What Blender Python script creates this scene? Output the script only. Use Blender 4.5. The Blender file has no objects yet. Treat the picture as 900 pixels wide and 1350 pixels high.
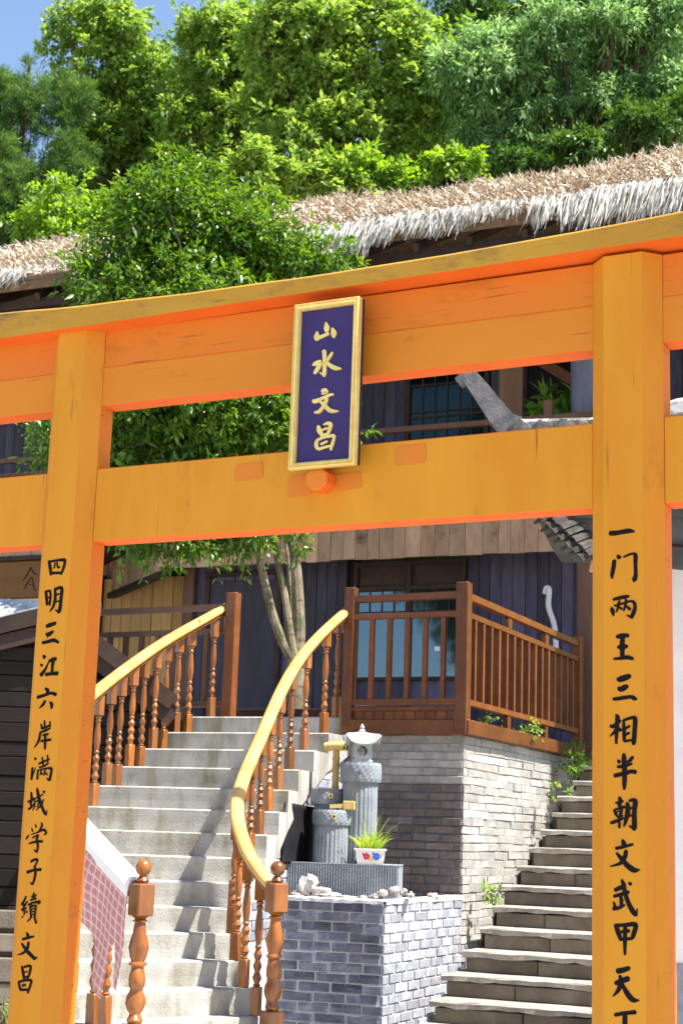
import bpy, bmesh, math, random
import numpy as np
from mathutils import Vector, Matrix
R = math.radians
rnd = random.Random(7)
C = bpy.context.scene.collection
sc = bpy.context.scene

# ------------------------------------------------------------------ camera
EYE, PITCH, ROLL, FOC = 1.6, R(11.6), R(1.91), 2090.0
up = Vector((math.cos(PITCH)*math.sin(ROLL), math.cos(PITCH)*math.cos(ROLL), -math.sin(PITCH)))
fw = Vector((0, 0, -1)); fh = (fw - up*fw.dot(up)).normalized(); rt = fh.cross(up)
CM = Matrix((rt, fh, up))                       # camera space -> world
cam_d = bpy.data.cameras.new('camera'); cam = bpy.data.objects.new('camera', cam_d); C.objects.link(cam)
cam.matrix_world = Matrix.Translation((0, 0, EYE)) @ CM.to_4x4()
cam_d.sensor_fit = 'VERTICAL'; cam_d.sensor_height = 36; cam_d.lens = 36*FOC/1350
cam_d.clip_start = 0.1; cam_d.clip_end = 800
cam_d.dof.use_dof = True; cam_d.dof.focus_distance = 8.5; cam_d.dof.aperture_fstop = 5.6
sc.camera = cam

# ------------------------------------------------------------------ light
SUN_EL, SUN_AZ = R(60), math.atan2(-.40, .92)    # azimuth measured from +X
w = bpy.data.worlds.new('World'); sc.world = w; w.use_nodes = True
nt = w.node_tree; sky = nt.nodes.new('ShaderNodeTexSky'); sky.sky_type = 'NISHITA'; sky.sun_disc = False
sky.sun_elevation = SUN_EL; sky.sun_rotation = math.pi/2 - SUN_AZ
sky.air_density = 1.0; sky.dust_density = 0.6; sky.ozone_density = .9
nt.links.new(sky.outputs[0], nt.nodes['Background'].inputs[0]); nt.nodes['Background'].inputs[1].default_value = 0.10
sd = bpy.data.lights.new('sun', 'SUN'); so = bpy.data.objects.new('sun', sd); C.objects.link(so)
sd.energy = 5.0; sd.angle = R(0.53); sd.color = (1.0, 0.95, 0.87)
sdir = Vector((math.cos(SUN_EL)*math.cos(SUN_AZ), math.cos(SUN_EL)*math.sin(SUN_AZ), math.sin(SUN_EL)))
so.rotation_euler = sdir.to_track_quat('Z', 'Y').to_euler(); so.location = (20, -8, 40)
sc.view_settings.view_transform = 'Standard'; sc.view_settings.look = 'None'
sc.view_settings.exposure = 1.42; sc.view_settings.gamma = 1.0

# ------------------------------------------------------------------ helpers
def at(px, py, Y):
    """world point seen at pixel (px,py) of the 900x1350 photo, Y metres ahead"""
    d = CM @ Vector((px-450, 675-py, -FOC)); return Vector((0, 0, EYE)) + d*(Y/d.y)

class MB:
    def __init__(s): s.v = []; s.f = []; s.m = []
    def add(s, vs, fs, mi=0):
        n = len(s.v); s.v += [tuple(v) for v in vs]; s.f += [tuple(n+i for i in f) for f in fs]; s.m += [mi]*len(fs); return s
    def box(s, x0, x1, y0, y1, z0, z1, mi=0, mf=None):
        vs = [(x0,y0,z0),(x1,y0,z0),(x1,y1,z0),(x0,y1,z0),(x0,y0,z1),(x1,y0,z1),(x1,y1,z1),(x0,y1,z1)]
        fs = [(0,1,5,4),(1,2,6,5),(2,3,7,6),(3,0,4,7),(4,5,6,7),(3,2,1,0)]
        s.add(vs, fs, mi)
        if mf is not None: s.m[-6] = mf           # front (-y) face
        return s
    def cbox(s, x0, x1, y0, y1, z0, z1, c=.005, mi=0, mf=None):
        """box with chamfered edges"""
        X, Y, Z = (x0, x1), (y0, y1), (z0, z1); idx = {}; vs = []
        for ix in (0,1):
            for iy in (0,1):
                for iz in (0,1):
                    sx, sy, sz = (1,-1)[ix], (1,-1)[iy], (1,-1)[iz]
                    for a in range(3):
                        p = [X[ix]+sx*c, Y[iy]+sy*c, Z[iz]+sz*c]; p[a] = (X[ix], Y[iy], Z[iz])[a]
                        idx[(ix,iy,iz,a)] = len(vs); vs.append(p)
        fs = []; g = idx
        for a in range(3):
            for b in (0,1):
                o = [i for i in range(3) if i != a]; q = []
                for (u, v) in ((0,0),(1,0),(1,1),(0,1)):
                    k = [0,0,0]; k[a] = b; k[o[0]] = u; k[o[1]] = v; q.append(g[(*k, a)])
                fs.append(tuple(q))
        for a in range(3):
            o = [i for i in range(3) if i != a]
            for (u, v) in ((0,0),(1,0),(1,1),(0,1)):
                k0 = [0,0,0]; k0[o[0]] = u; k0[o[1]] = v; k1 = list(k0); k1[a] = 1
                fs.append((g[(*k0,o[0])], g[(*k1,o[0])], g[(*k1,o[1])], g[(*k0,o[1])]))
        for ix in (0,1):
            for iy in (0,1):
                for iz in (0,1): fs.append(tuple(g[(ix,iy,iz,a)] for a in range(3)))
        s.add(vs, fs, mi)
        if mf is not None: s.m[-len(fs)+2] = mf   # y-min face is index 2
        return s
    def prism(s, poly, z0, z1, mi=0, axis='z'):
        n = len(poly)
        def P(a, b, h): return (a, b, h) if axis == 'z' else ((a, h, b) if axis == 'y' else (h, a, b))
        vs = [P(a, b, z0) for a, b in poly] + [P(a, b, z1) for a, b in poly]
        s.add(vs, [(i, (i+1) % n, n+(i+1) % n, n+i) for i in range(n)] + [tuple(range(n-1, -1, -1)), tuple(range(n, 2*n))], mi); return s
    def bar(s, p, q, w, h, upv=(0,0,1), mi=0):
        p, q = Vector(p), Vector(q); d = (q-p).normalized(); x = d.cross(Vector(upv)).normalized()*w/2; u = x.cross(d).normalized()*h/2
        vs = [a+b for a in (p, q) for b in (-x-u, x-u, x+u, -x+u)]
        s.add(vs, [(0,1,5,4),(1,2,6,5),(2,3,7,6),(3,0,4,7),(4,5,6,7),(3,2,1,0)], mi); return s
    def sweep(s, path, prof, mi=0, upv=Vector((0,0,1)), cap=True):
        """closed profile [(side,up)] swept along a path of points; per-point scale allowed"""
        n = len(prof); rings = []
        for i, p in enumerate(path):
            sclr = 1.0
            if len(p) == 4: sclr = p[3]
            p = Vector(p[:3]); a = Vector(path[max(0,i-1)][:3]); b = Vector(path[min(len(path)-1,i+1)][:3]); d = (b-a).normalized()
            x = d.cross(upv)
            x = x.normalized() if x.length > 1e-4 else Vector((1,0,0)); u = x.cross(d).normalized()
            rings.append([p + x*(c[0]*sclr) + u*(c[1]*sclr) for c in prof])
        vs = [v for r in rings for v in r]; fs = []
        for i in range(len(path)-1):
            for j in range(n): fs.append((i*n+j, i*n+(j+1) % n, (i+1)*n+(j+1) % n, (i+1)*n+j))
        if cap: fs += [tuple(range(n-1,-1,-1)), tuple((len(path)-1)*n+j for j in range(n))]
        s.add(vs, fs, mi); return s
    def tube(s, pts, rad, n=8, mi=0):
        if not hasattr(rad, '__len__'): rad = [rad]*len(pts)
        prof = [(math.cos(2*math.pi*k/n), math.sin(2*math.pi*k/n)) for k in range(n)]
        d = (Vector(pts[-1][:3])-Vector(pts[0][:3])); upv = Vector((0,0,1)) if abs(d.normalized().z) < .8 else Vector((0.1,1,0))
        return s.sweep([(*p[:3], r) for p, r in zip(pts, rad)], prof, mi, upv)
    def lathe(s, prof, n=12, o=(0,0,0), mi=0, rot=0):
        vs = [(o[0]+r*math.cos(2*math.pi*k/n+rot), o[1]+r*math.sin(2*math.pi*k/n+rot), o[2]+z) for r, z in prof for k in range(n)]
        fs = [(i*n+k, i*n+(k+1) % n, (i+1)*n+(k+1) % n, (i+1)*n+k) for i in range(len(prof)-1) for k in range(n)]
        fs += [tuple(range(n-1,-1,-1)), tuple((len(prof)-1)*n+k for k in range(n))]
        s.add(vs, fs, mi); return s
    def mesh(s, name, mats, smooth=False):
        me = bpy.data.meshes.new(name); me.from_pydata(s.v, [], s.f)
        for m in (mats if isinstance(mats, (list, tuple)) else [mats]): me.materials.append(m)
        if any(s.m): me.polygons.foreach_set('material_index', s.m)
        b = bmesh.new(); b.from_mesh(me); bmesh.ops.recalc_face_normals(b, faces=b.faces); b.to_mesh(me); b.free()
        if smooth:
            for p in me.polygons: p.use_smooth = True
            if hasattr(me, 'set_sharp_from_angle'): me.set_sharp_from_angle(angle=R(38))
        return me
    def build(s, name, mats, parent=None, smooth=False, loc=None, rot=None, label=None):
        return link(name, s.mesh(name, mats, smooth), parent, loc, rot, label)

def link(name, me, parent=None, loc=None, rot=None, label=None):
    o = bpy.data.objects.new(name, me); C.objects.link(o)
    if parent: o.parent = parent
    if loc is not None: o.location = loc
    if rot is not None: o.rotation_euler = rot
    if label: o['label'] = label
    return o
def thing(name, label, cat, loc=(0,0,0), rot=0, group=None):
    o = bpy.data.objects.new(name, None); C.objects.link(o); o.location = loc; o.rotation_euler = (0,0,rot)
    o.empty_display_size = .2; return tag(o, label, cat, group)
def tag(o, label, cat, group=None):
    o['label'] = label; o['category'] = cat
    if group: o['group'] = group
    return o
def struct(o): o['kind'] = 'structure'; return o
def stuff(o): o['kind'] = 'stuff'; return o
class Frame:
    def __init__(s, o, yaw): s.o = Vector((o[0], o[1], 0)); s.yaw = R(yaw); s.u = Vector((math.cos(s.yaw), math.sin(s.yaw), 0)); s.v = Vector((-math.sin(s.yaw), math.cos(s.yaw), 0))
    def w(s, x, y, z=0): return s.o + s.u*x + s.v*y + Vector((0,0,z))
    def loc(s, p): d = Vector(p)-s.o; return Vector((d.dot(s.u), d.dot(s.v), p[2]))
G = Frame((1.178, 6.5), -27.5)       # gate: x along the beams, y away from the camera
S = Frame((1.039, 12.8), -24.5)      # house, deck and wall: origin at the wall's front corner

# ------------------------------------------------------------------ materials
def mat(name, col, rough=.6, col2=None, nscale=6., stretch=(1,1,1), bump=.0, bscale=60., metallic=0., spec=.22, vary=0., coord='Object', detail=6., contrast=(.35,.65), coat=0., grain=0., wave=None, stain=None, crack=None):
    m = bpy.data.materials.new(name); m.use_nodes = True; t = m.node_tree; N = t.nodes; L = t.links; b = N['Principled BSDF']
    b.inputs['Roughness'].default_value = rough; b.inputs['Metallic'].default_value = metallic
    b.inputs['Specular IOR Level'].default_value = spec; b.inputs['Coat Weight'].default_value = coat; b.inputs['Coat Roughness'].default_value = .15
    if coord == 'World': src = N.new('ShaderNodeNewGeometry').outputs['Position']
    else: src = N.new('ShaderNodeTexCoord').outputs['Object']
    oi = N.new('ShaderNodeObjectInfo')
    add = N.new('ShaderNodeVectorMath'); add.operation = 'ADD'; L.new(src, add.inputs[0])
    sc3 = N.new('ShaderNodeVectorMath'); sc3.operation = 'SCALE'; sc3.inputs[0].default_value = (17., 9., 23.); L.new(oi.outputs['Random'], sc3.inputs['Scale'])
    if coord != 'World': L.new(sc3.outputs[0], add.inputs[1])
    mp = N.new('ShaderNodeMapping'); mp.inputs['Scale'].default_value = stretch; L.new(add.outputs[0], mp.inputs['Vector'])
    def noise(scale, det=detail, rgh=.6):
        n = N.new('ShaderNodeTexNoise'); n.inputs['Scale'].default_value = scale; n.inputs['Detail'].default_value = det; n.inputs['Roughness'].default_value = rgh
        L.new(mp.outputs[0], n.inputs['Vector']); return n.outputs['Fac']
    def remap(s, a, b_):
        r = N.new('ShaderNodeMapRange'); r.inputs[1].default_value = a; r.inputs[2].default_value = b_; L.new(s, r.inputs[0]); return r.outputs[0]
    def mix(fac, A, B):
        x = N.new('ShaderNodeMix'); x.data_type = 'RGBA'
        if isinstance(fac, float): x.inputs[0].default_value = fac
        else: L.new(fac, x.inputs[0])
        for i, q in ((6, A), (7, B)):
            if isinstance(q, tuple): x.inputs[i].default_value = (*q, 1)
            else: L.new(q, x.inputs[i])
        return x.outputs[2]
    c = col
    if col2: c = mix(remap(noise(nscale), *contrast), col, col2)
    if grain:
        g = remap(noise(nscale*5, 3, .5), .35, .7); k = tuple(q*(1-grain) for q in col)
        gm = N.new('ShaderNodeMath'); gm.operation = 'MULTIPLY'; gm.inputs[1].default_value = .8; L.new(g, gm.inputs[0]); c = mix(gm.outputs[0], c, k)
    if stain:                               # (colour, scale, lo, hi): blotchy dirt with a shape of its own
        n2 = N.new('ShaderNodeTexNoise'); n2.inputs['Scale'].default_value = stain[1]; n2.inputs['Detail'].default_value = 8; n2.inputs['Roughness'].default_value = .7
        mp2 = N.new('ShaderNodeMapping'); mp2.inputs['Scale'].default_value = (stain[4] if len(stain) > 4 else (1,1,1)); L.new(add.outputs[0], mp2.inputs['Vector']); L.new(mp2.outputs[0], n2.inputs['Vector'])
        c = mix(remap(n2.outputs['Fac'], stain[2], stain[3]), c, stain[0])
    if crack:                               # fine long splits in the wood, or run-off streaks: (colour, (sx,sy,sz), lo, hi)
        n3 = N.new('ShaderNodeTexNoise'); n3.inputs['Scale'].default_value = 1.; n3.inputs['Detail'].default_value = 5; n3.inputs['Roughness'].default_value = .55
        mp3 = N.new('ShaderNodeMapping'); mp3.inputs['Scale'].default_value = crack[1]; L.new(add.outputs[0], mp3.inputs['Vector']); L.new(mp3.outputs[0], n3.inputs['Vector'])
        c = mix(remap(n3.outputs['Fac'], crack[2], crack[3]), c, crack[0])
    if vary:
        hs = N.new('ShaderNodeHueSaturation'); r = N.new('ShaderNodeMapRange'); r.inputs[3].default_value = 1-vary; r.inputs[4].default_value = 1+vary
        L.new(oi.outputs['Random'], r.inputs[0]); L.new(r.outputs[0], hs.inputs['Value'])
        if isinstance(c, tuple): hs.inputs['Color'].default_value = (*c, 1)
        else: L.new(c, hs.inputs['Color'])
        c = hs.outputs[0]
    if isinstance(c, tuple): b.inputs['Base Color'].default_value = (*c, 1)
    else: L.new(c, b.inputs['Base Color'])
    if bump:
        bp = N.new('ShaderNodeBump'); bp.inputs['Strength'].default_value = bump; bp.inputs['Distance'].default_value = .01
        L.new(noise(bscale, 4), bp.inputs['Height']); L.new(bp.outputs[0], b.inputs['Normal'])
    return m
def leafmat(name, ca, cb, rough=.42, tr=.45):
    m = bpy.data.materials.new(name); m.use_nodes = True; t = m.node_tree; N = t.nodes; L = t.links; b = N['Principled BSDF']; out = N['Material Output']
    a = N.new('ShaderNodeAttribute'); a.attribute_name = 'tone'
    x = N.new('ShaderNodeMix'); x.data_type = 'RGBA'; L.new(a.outputs['Fac'], x.inputs[0]); x.inputs[6].default_value = (*ca, 1); x.inputs[7].default_value = (*cb, 1)
    L.new(x.outputs[2], b.inputs['Base Color']); b.inputs['Roughness'].default_value = rough
    tl = N.new('ShaderNodeBsdfTranslucent'); hs = N.new('ShaderNodeHueSaturation'); hs.inputs['Hue'].default_value = .485; hs.inputs['Saturation'].default_value = 1.1; hs.inputs['Value'].default_value = 1.8
    L.new(x.outputs[2], hs.inputs['Color']); L.new(hs.outputs[0], tl.inputs['Color'])
    ms = N.new('ShaderNodeMixShader'); ms.inputs[0].default_value = tr; L.new(b.outputs[0], ms.inputs[1]); L.new(tl.outputs[0], ms.inputs[2]); L.new(ms.outputs[0], out.inputs['Surface'])
    return m
M = dict(
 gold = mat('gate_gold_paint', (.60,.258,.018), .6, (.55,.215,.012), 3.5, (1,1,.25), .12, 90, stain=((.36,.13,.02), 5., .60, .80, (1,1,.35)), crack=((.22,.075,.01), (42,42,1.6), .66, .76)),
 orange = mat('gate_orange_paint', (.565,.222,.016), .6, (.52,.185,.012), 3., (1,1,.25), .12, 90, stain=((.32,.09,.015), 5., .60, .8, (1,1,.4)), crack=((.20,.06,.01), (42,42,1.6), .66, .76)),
 vermil = mat('gate_vermilion_paint', (.74,.145,.018), .6, (.68,.125,.014), 4., (1,1,1), .1, 90),
 orangedeep = mat('gate_shade_orange_paint', (.60,.150,.018), .6, (.56,.175,.014), 3., (.4,1,1), .12, 90, stain=((.34,.10,.015), 6., .56, .8, (.4,1,1)), crack=((.22,.07,.015), (2,30,50), .63, .72)),  # red of shade and bounced light put into the colour, over deep orange paint
 orangemid = mat('gate_bounce_orange_paint', (.585,.200,.018), .6, (.55,.185,.014), 3., (.4,1,1), .12, 90, stain=((.30,.10,.015), 6., .60, .8, (.4,1,1)), crack=((.22,.07,.015), (2,30,50), .66, .74)),  # weaker step of the red bounce fade, painted into the colour
 cornice = mat('gate_top_paint', (.47,.255,.028), .6, (.40,.20,.022), 3., (.4,1,1), .15, 80, stain=((.17,.11,.04), 5., .54, .72, (.5,1,1.2)), crack=((.16,.085,.02), (3,30,45), .64, .72)),
 patch = mat('old_orange_paint', (.62,.17,.02), .6, (.55,.19,.02), 14),
 ink = mat('black_ink', (.008,.008,.010), .8, spec=.1),
 goldleaf = mat('gold_leaf', (.80,.62,.22), .38, (.68,.50,.16), 18, metallic=.25, bump=.2),
 navy = mat('navy_board', (.036,.022,.105), .45, (.042,.026,.115), 6),
 darkedge = mat('board_edge', (.03,.02,.03), .6),
 rail = mat('varnished_rail', (.76,.48,.17), .25, (.64,.35,.09), 5., (1,1,1), .05, 50, coat=.5, stain=((.35,.14,.03), 7., .70, .8)),
 turned = mat('turned_orange_wood', (.35,.118,.016), .30, (.17,.050,.008), 7., (1,1,.3), .08, 60, coat=.45, vary=.22, grain=.45, spec=.5),
 deckwood = mat('deck_red_wood', (.20,.066,.018), .38, (.115,.034,.010), 5., (1,1,1), .12, 50, vary=.2, grain=.35, spec=.4),
 dullwood = mat('grey_brown_wood', (.16,.085,.055), .6, (.10,.05,.035), 5., (1,1,.2), .12, 50, vary=.2, grain=.3),
 wallwood = mat('sky_tinted_stained_plank', (.125,.112,.185), .5, (.070,.058,.085), 3., (1,1,.25), .12, 60, vary=.35, grain=.55),  # dark stained wood; the sky's blue reflection is put into the colour
 wallwood2 = mat('sky_tinted_brown_plank', (.075,.070,.115), .45, (.050,.038,.042), 3., (1,1,.25), .12, 60, vary=.3, grain=.55),  # brown planks with a weaker sky reflection painted in
 fascia = mat('weathered_fascia_plank', (.56,.36,.22), .7, (.28,.16,.095), 3., (1,1,.5), .2, 60, vary=.18, grain=.3, stain=((.05,.035,.03), 3., .6, .78)),
 yellowwood = mat('yellow_pine_plank', (.66,.42,.17), .55, (.50,.28,.10), 4., (1,1,.2), .1, 50, vary=.15, grain=.2),
 brownbeam = mat('dark_brown_beam', (.055,.033,.024), .6, (.032,.020,.015), 5., (1,1,1), .15, 50, vary=.2),
 black = mat('dark_interior', (.012,.010,.012), .8),
 cabin = mat('cabin_board', (.022,.015,.012), .6, (.013,.009,.008), 4., (.3,1,1), .2, 60, vary=.3, grain=.3),
 concrete = mat('pale_concrete', (.45,.44,.41), .85, (.35,.345,.32), 4.5, bump=.4, bscale=70, coord='World', stain=((.19,.175,.115), 3.2, .47, .72, (1.8,1.8,.6)), crack=((.25,.235,.17), (7,7,1.2), .54, .74)),
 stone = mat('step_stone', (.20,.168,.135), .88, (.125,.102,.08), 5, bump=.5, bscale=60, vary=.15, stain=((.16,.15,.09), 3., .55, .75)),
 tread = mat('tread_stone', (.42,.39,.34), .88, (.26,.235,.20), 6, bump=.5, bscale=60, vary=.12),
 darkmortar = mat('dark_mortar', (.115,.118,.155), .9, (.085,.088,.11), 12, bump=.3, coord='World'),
 mortar = mat('grey_mortar', (.36,.34,.32), .9, (.28,.26,.25), 12, bump=.4, bscale=90, coord='World'),
 brickA = mat('grey_wall_brick', (.40,.385,.36), .88, (.29,.275,.255), 12, bump=.6, bscale=60, vary=.18, stain=((.12,.10,.09), 9., .6, .75)),
 brickB = mat('brown_wall_brick', (.20,.168,.148), .88, (.135,.112,.10), 10, bump=.6, bscale=60, vary=.25),
 brickC = mat('blue_grey_brick', (.175,.185,.225), .8, (.09,.095,.14), 9, bump=.4, bscale=70, vary=.38, stain=((.42,.43,.46), 8., .6, .8)),  # own blue-grey, darkened further so the basin front looks shaded
 poolmortar = mat('pale_mortar', (.66,.66,.67), .9, (.55,.55,.56), 14, bump=.3, coord='World'),
 carved = mat('carved_grey_stone', (.27,.30,.33), .85, (.19,.215,.25), 7, bump=.5, bscale=70, stain=((.12,.13,.14), 5., .6, .75)),
 lantern = mat('pale_lantern_stone', (.44,.46,.46), .85, (.34,.36,.37), 12, bump=.4, bscale=90),
 rubble = mat('broken_mortar_rubble', (.46,.43,.40), .9, (.32,.29,.27), 14, bump=.7, bscale=60, vary=.15),
 brickD = mat('sunlit_bloomed_brick', (.36,.37,.41), .85, (.25,.26,.30), 9, bump=.4, bscale=70, vary=.22, stain=((.52,.53,.55), 8., .5, .7)),  # paler brick for sunlit sides: light put into the colour, with lime bloom
 bamboo = mat('dry_bamboo', (.60,.46,.17), .5, (.42,.29,.09), 8, (1,1,.4), .15, 60),
 weathered = None,
 porcelain = mat('white_porcelain', (.82,.80,.78), .15, coat=.4),
 red = mat('glaze_red', (.45,.02,.05), .3), blue = mat('glaze_blue', (.04,.12,.55), .3), yellow = mat('glaze_ochre', (.60,.42,.10), .3),
 barkA = mat('pale_bark', (.30,.245,.175), .9, (.13,.105,.07), 8, (1,1,.5), .6, 40, stain=((.10,.11,.045), 7., .48, .62), crack=((.10,.075,.045), (9,9,30), .56, .66)),
 barkB = mat('dark_bark', (.09,.06,.04), .9, (.05,.035,.025), 8, (1,1,.4), .5, 40),
 thatch = mat('brown_thatch', (.30,.18,.09), .9, (.78,.72,.60), 34, contrast=(.42,.55), bump=.5, bscale=80, coord='World', detail=3),
 thatchbase = mat('thatch_underlayer', (.20,.12,.07), .95, (.11,.065,.04), 10, coord='World'),
 fringe = mat('pale_thatch_fringe', (.72,.71,.67), .7, (.42,.38,.31), 9, coord='World'),
 tile = mat('old_roof_tile', (.075,.066,.058), .85, (.028,.026,.024), 14, bump=.6, bscale=60, vary=.3),
 whiteplaster = mat('white_plaster', (.74,.71,.72), .9, (.66,.63,.64), 5, bump=.15, bscale=30, coord='World'),
 greyplaster = mat('blue_grey_skirting', (.26,.28,.33), .9, (.20,.22,.26), 20, bump=.5, bscale=90, coord='World'),
 limewash = mat('limewashed_ridge', (.78,.76,.72), .85, (.60,.57,.53), 10, bump=.4, bscale=60, stain=((.15,.135,.12), 3.5, .44, .56)),
 greyboard = mat('grey_green_board', (.10,.105,.095), .8, (.06,.062,.055), 8, (.4,1,1), .3, 50),
 slate = mat('pale_slate_roof', (.46,.47,.50), .6, (.26,.27,.30), 12, (.5,1,1), .4, 60),
 pave = mat('pale_paving', (.50,.47,.42), .9, (.40,.37,.33), 2, bump=.3, coord='World'),
 soil = mat('hill_soil', (.045,.05,.022), .95, (.02,.03,.012), 1.5, bump=.5, coord='World'),
 cloth = None, white = mat('white_cloth', (.86,.86,.86), .8), metal = mat('grey_metal', (.30,.31,.33), .45, metallic=.3),
)

# ------------------------------------------------------------------ setting: ground, terrace, hillside
g = MB().box(-150, 150, -60, 19, -.3, 0).build('ground', M['pave']); struct(g)
tr = MB().box(-9, -.137, .14, 7.5, 0, 2.44).box(-.137, 4.5, 3.62, 7.5, 0, 2.44).build('terrace', M['pave'], loc=S.o, rot=(0,0,S.yaw)); struct(tr)
def hill_z(x, y):
    t = max(0, y-18.5)
    cap = 9.0 + max(0, min(1, (x+6)/8))*16
    z = 1.2 + t*.78
    z = min(z, cap + (z-cap)*.08 if z > cap else z)
    return z + .35*math.sin(x*.7+y*.4) + .25*math.sin(x*1.7-y*.9)
hb = MB(); nx, ny = 70, 50
for j in range(ny):
    for i in range(nx):
        x = -60+120*i/(nx-1); y = 18.2 + (j/(ny-1))**1.4*90; hb.v.append((x, y, hill_z(x, y) if j else -1.))
for j in range(ny-1):
    for i in range(nx-1): hb.f.append((j*nx+i, j*nx+i+1, (j+1)*nx+i+1, (j+1)*nx+i)); hb.m.append(0)
struct(hb.build('hillside', M['soil'], smooth=True))

# ------------------------------------------------------------------ gate
gate = thing('gate', 'golden orange wooden ceremonial gate with octagonal posts, two cross beams and brushed inscriptions', 'gate', G.o, G.yaw)
hw, c_, dd = .0875, .072, .25
oct_ = [(-hw,0),(hw,0),(hw+c_,c_),(hw+c_,dd-c_),(hw,dd),(-hw,dd),(-hw-c_,dd-c_),(-hw-c_,c_)]
POSTX = (0., -2.925, 2.925, -5.85)
posts = []
for k, x in enumerate(POSTX):
    b = MB(); n = 8; zs = (0, 4.117); tp = .97
    vs = [(x+a, y, zs[0]) for a, y in oct_] + [(x+a*tp, y, zs[1]) for a, y in oct_]
    b.add(vs, [(i, (i+1) % n, n+(i+1) % n, n+i) for i in range(n)] + [tuple(range(n-1,-1,-1)), tuple(range(n,2*n))])
    b.m = [0 if i in (0, 7) else (2 if i == 2 else 1) for i in range(n)] + [1, 1]  # right side facet: its shade is painted in with the redder orange
    lab = {0: 'octagonal post lettered in black from a single bar stroke downwards', 1: 'octagonal post lettered in black, four of the signs about a city and rivers'}.get(k)
    posts.append(b.build('post', [M['gold'], M['orange'], M['orangedeep']], gate, label=lab))
for (xa, xb) in ((-2.925, 0.), (0., 2.925), (-5.85, -2.925)):
    x0, x1 = xa+hw+c_-.004, xb-hw-c_+.004
    MB().cbox(x0, x1, c_+.002, dd-c_+.02, 3.015, 3.392, .004, 2, 0).build('lower_beam', [M['gold'], M['orange'], M['vermil']], gate)
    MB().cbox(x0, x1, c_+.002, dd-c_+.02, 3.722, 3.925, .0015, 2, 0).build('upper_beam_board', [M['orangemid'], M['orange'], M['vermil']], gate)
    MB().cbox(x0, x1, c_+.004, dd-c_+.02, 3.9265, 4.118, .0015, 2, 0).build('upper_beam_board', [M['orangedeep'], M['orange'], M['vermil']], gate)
# cornice, sagging a little between its raised ends
b = MB(); xs = [-6.6+i*.2 for i in range(52)]; ring = []
for x in xs:
    q = min((x+1.5)**2, 4.5); zb = 4.124+.007*(x+1.5)*(abs(x+1.5) < 2); zt = 4.209+.0135*q+.002*math.sin(x*9)+.0015*math.sin(x*23)
    y0, y1 = -.060, .285
    ring.append([(x,y0,zb),(x,y0-.001,zt-.012),(x,y0+.012,zt),(x,y1-.01,zt),(x,y1,zt-.01),(x,y1,zb)])
for i, r in enumerate(ring):
    b.v += r
    if i:
        o = (i-1)*6
        for j in range(6): b.f.append((o+j, o+(j+1) % 6, o+6+(j+1) % 6, o+6+j)); b.m.append(2 if j == 5 else 0)
b.f += [tuple(range(5,-1,-1)), tuple(len(b.v)-6+k for k in range(6))]; b.m += [0,0]
b.build('top_beam', [M['cornice'], M['cornice'], M['vermil']], gate)
for (x0, x1, z0, z1) in ((-1.955,-1.795,3.266,3.35),(-1.10,-.942,3.275,3.369),(-1.657,-1.53,3.165,3.27),(-1.40,-1.266,3.178,3.262)):
    e = .012; MB().prism([(x0+e,z0),(x1-e,z0+.004),(x1,z0+e),(x1-.003,z1-e),(x1-e,z1),(x0+e,z1-.003),(x0,z1-e),(x0+.003,z0+e)], c_-.0015, c_+.004, axis='y').build('paint_patch', M['patch'], gate)
px_, pz_, pr = -1.458, 3.226, .060
o8 = [(px_+pr*math.cos(math.pi/8+k*math.pi/4), pz_+pr*math.sin(math.pi/8+k*math.pi/4)) for k in range(8)]
o8b = [(px_+(pr-.006)*math.cos(math.pi/8+k*math.pi/4), pz_+(pr-.006)*math.sin(math.pi/8+k*math.pi/4)) for k in range(8)]
b = MB(); vs = [(a, c_+.01, z) for a, z in o8]+[(a, -.012, z) for a, z in o8]+[(a, -.018, z) for a, z in o8b]
b.add(vs, [(i,(i+1)%8,8+(i+1)%8,8+i) for i in range(8)]+[(8+i,8+(i+1)%8,16+(i+1)%8,16+i) for i in range(8)]+[tuple(range(16,24))])
b.m = [1]*8+[0]*9
b.build('peg', [M['patch'], M['vermil']], gate)

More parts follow.
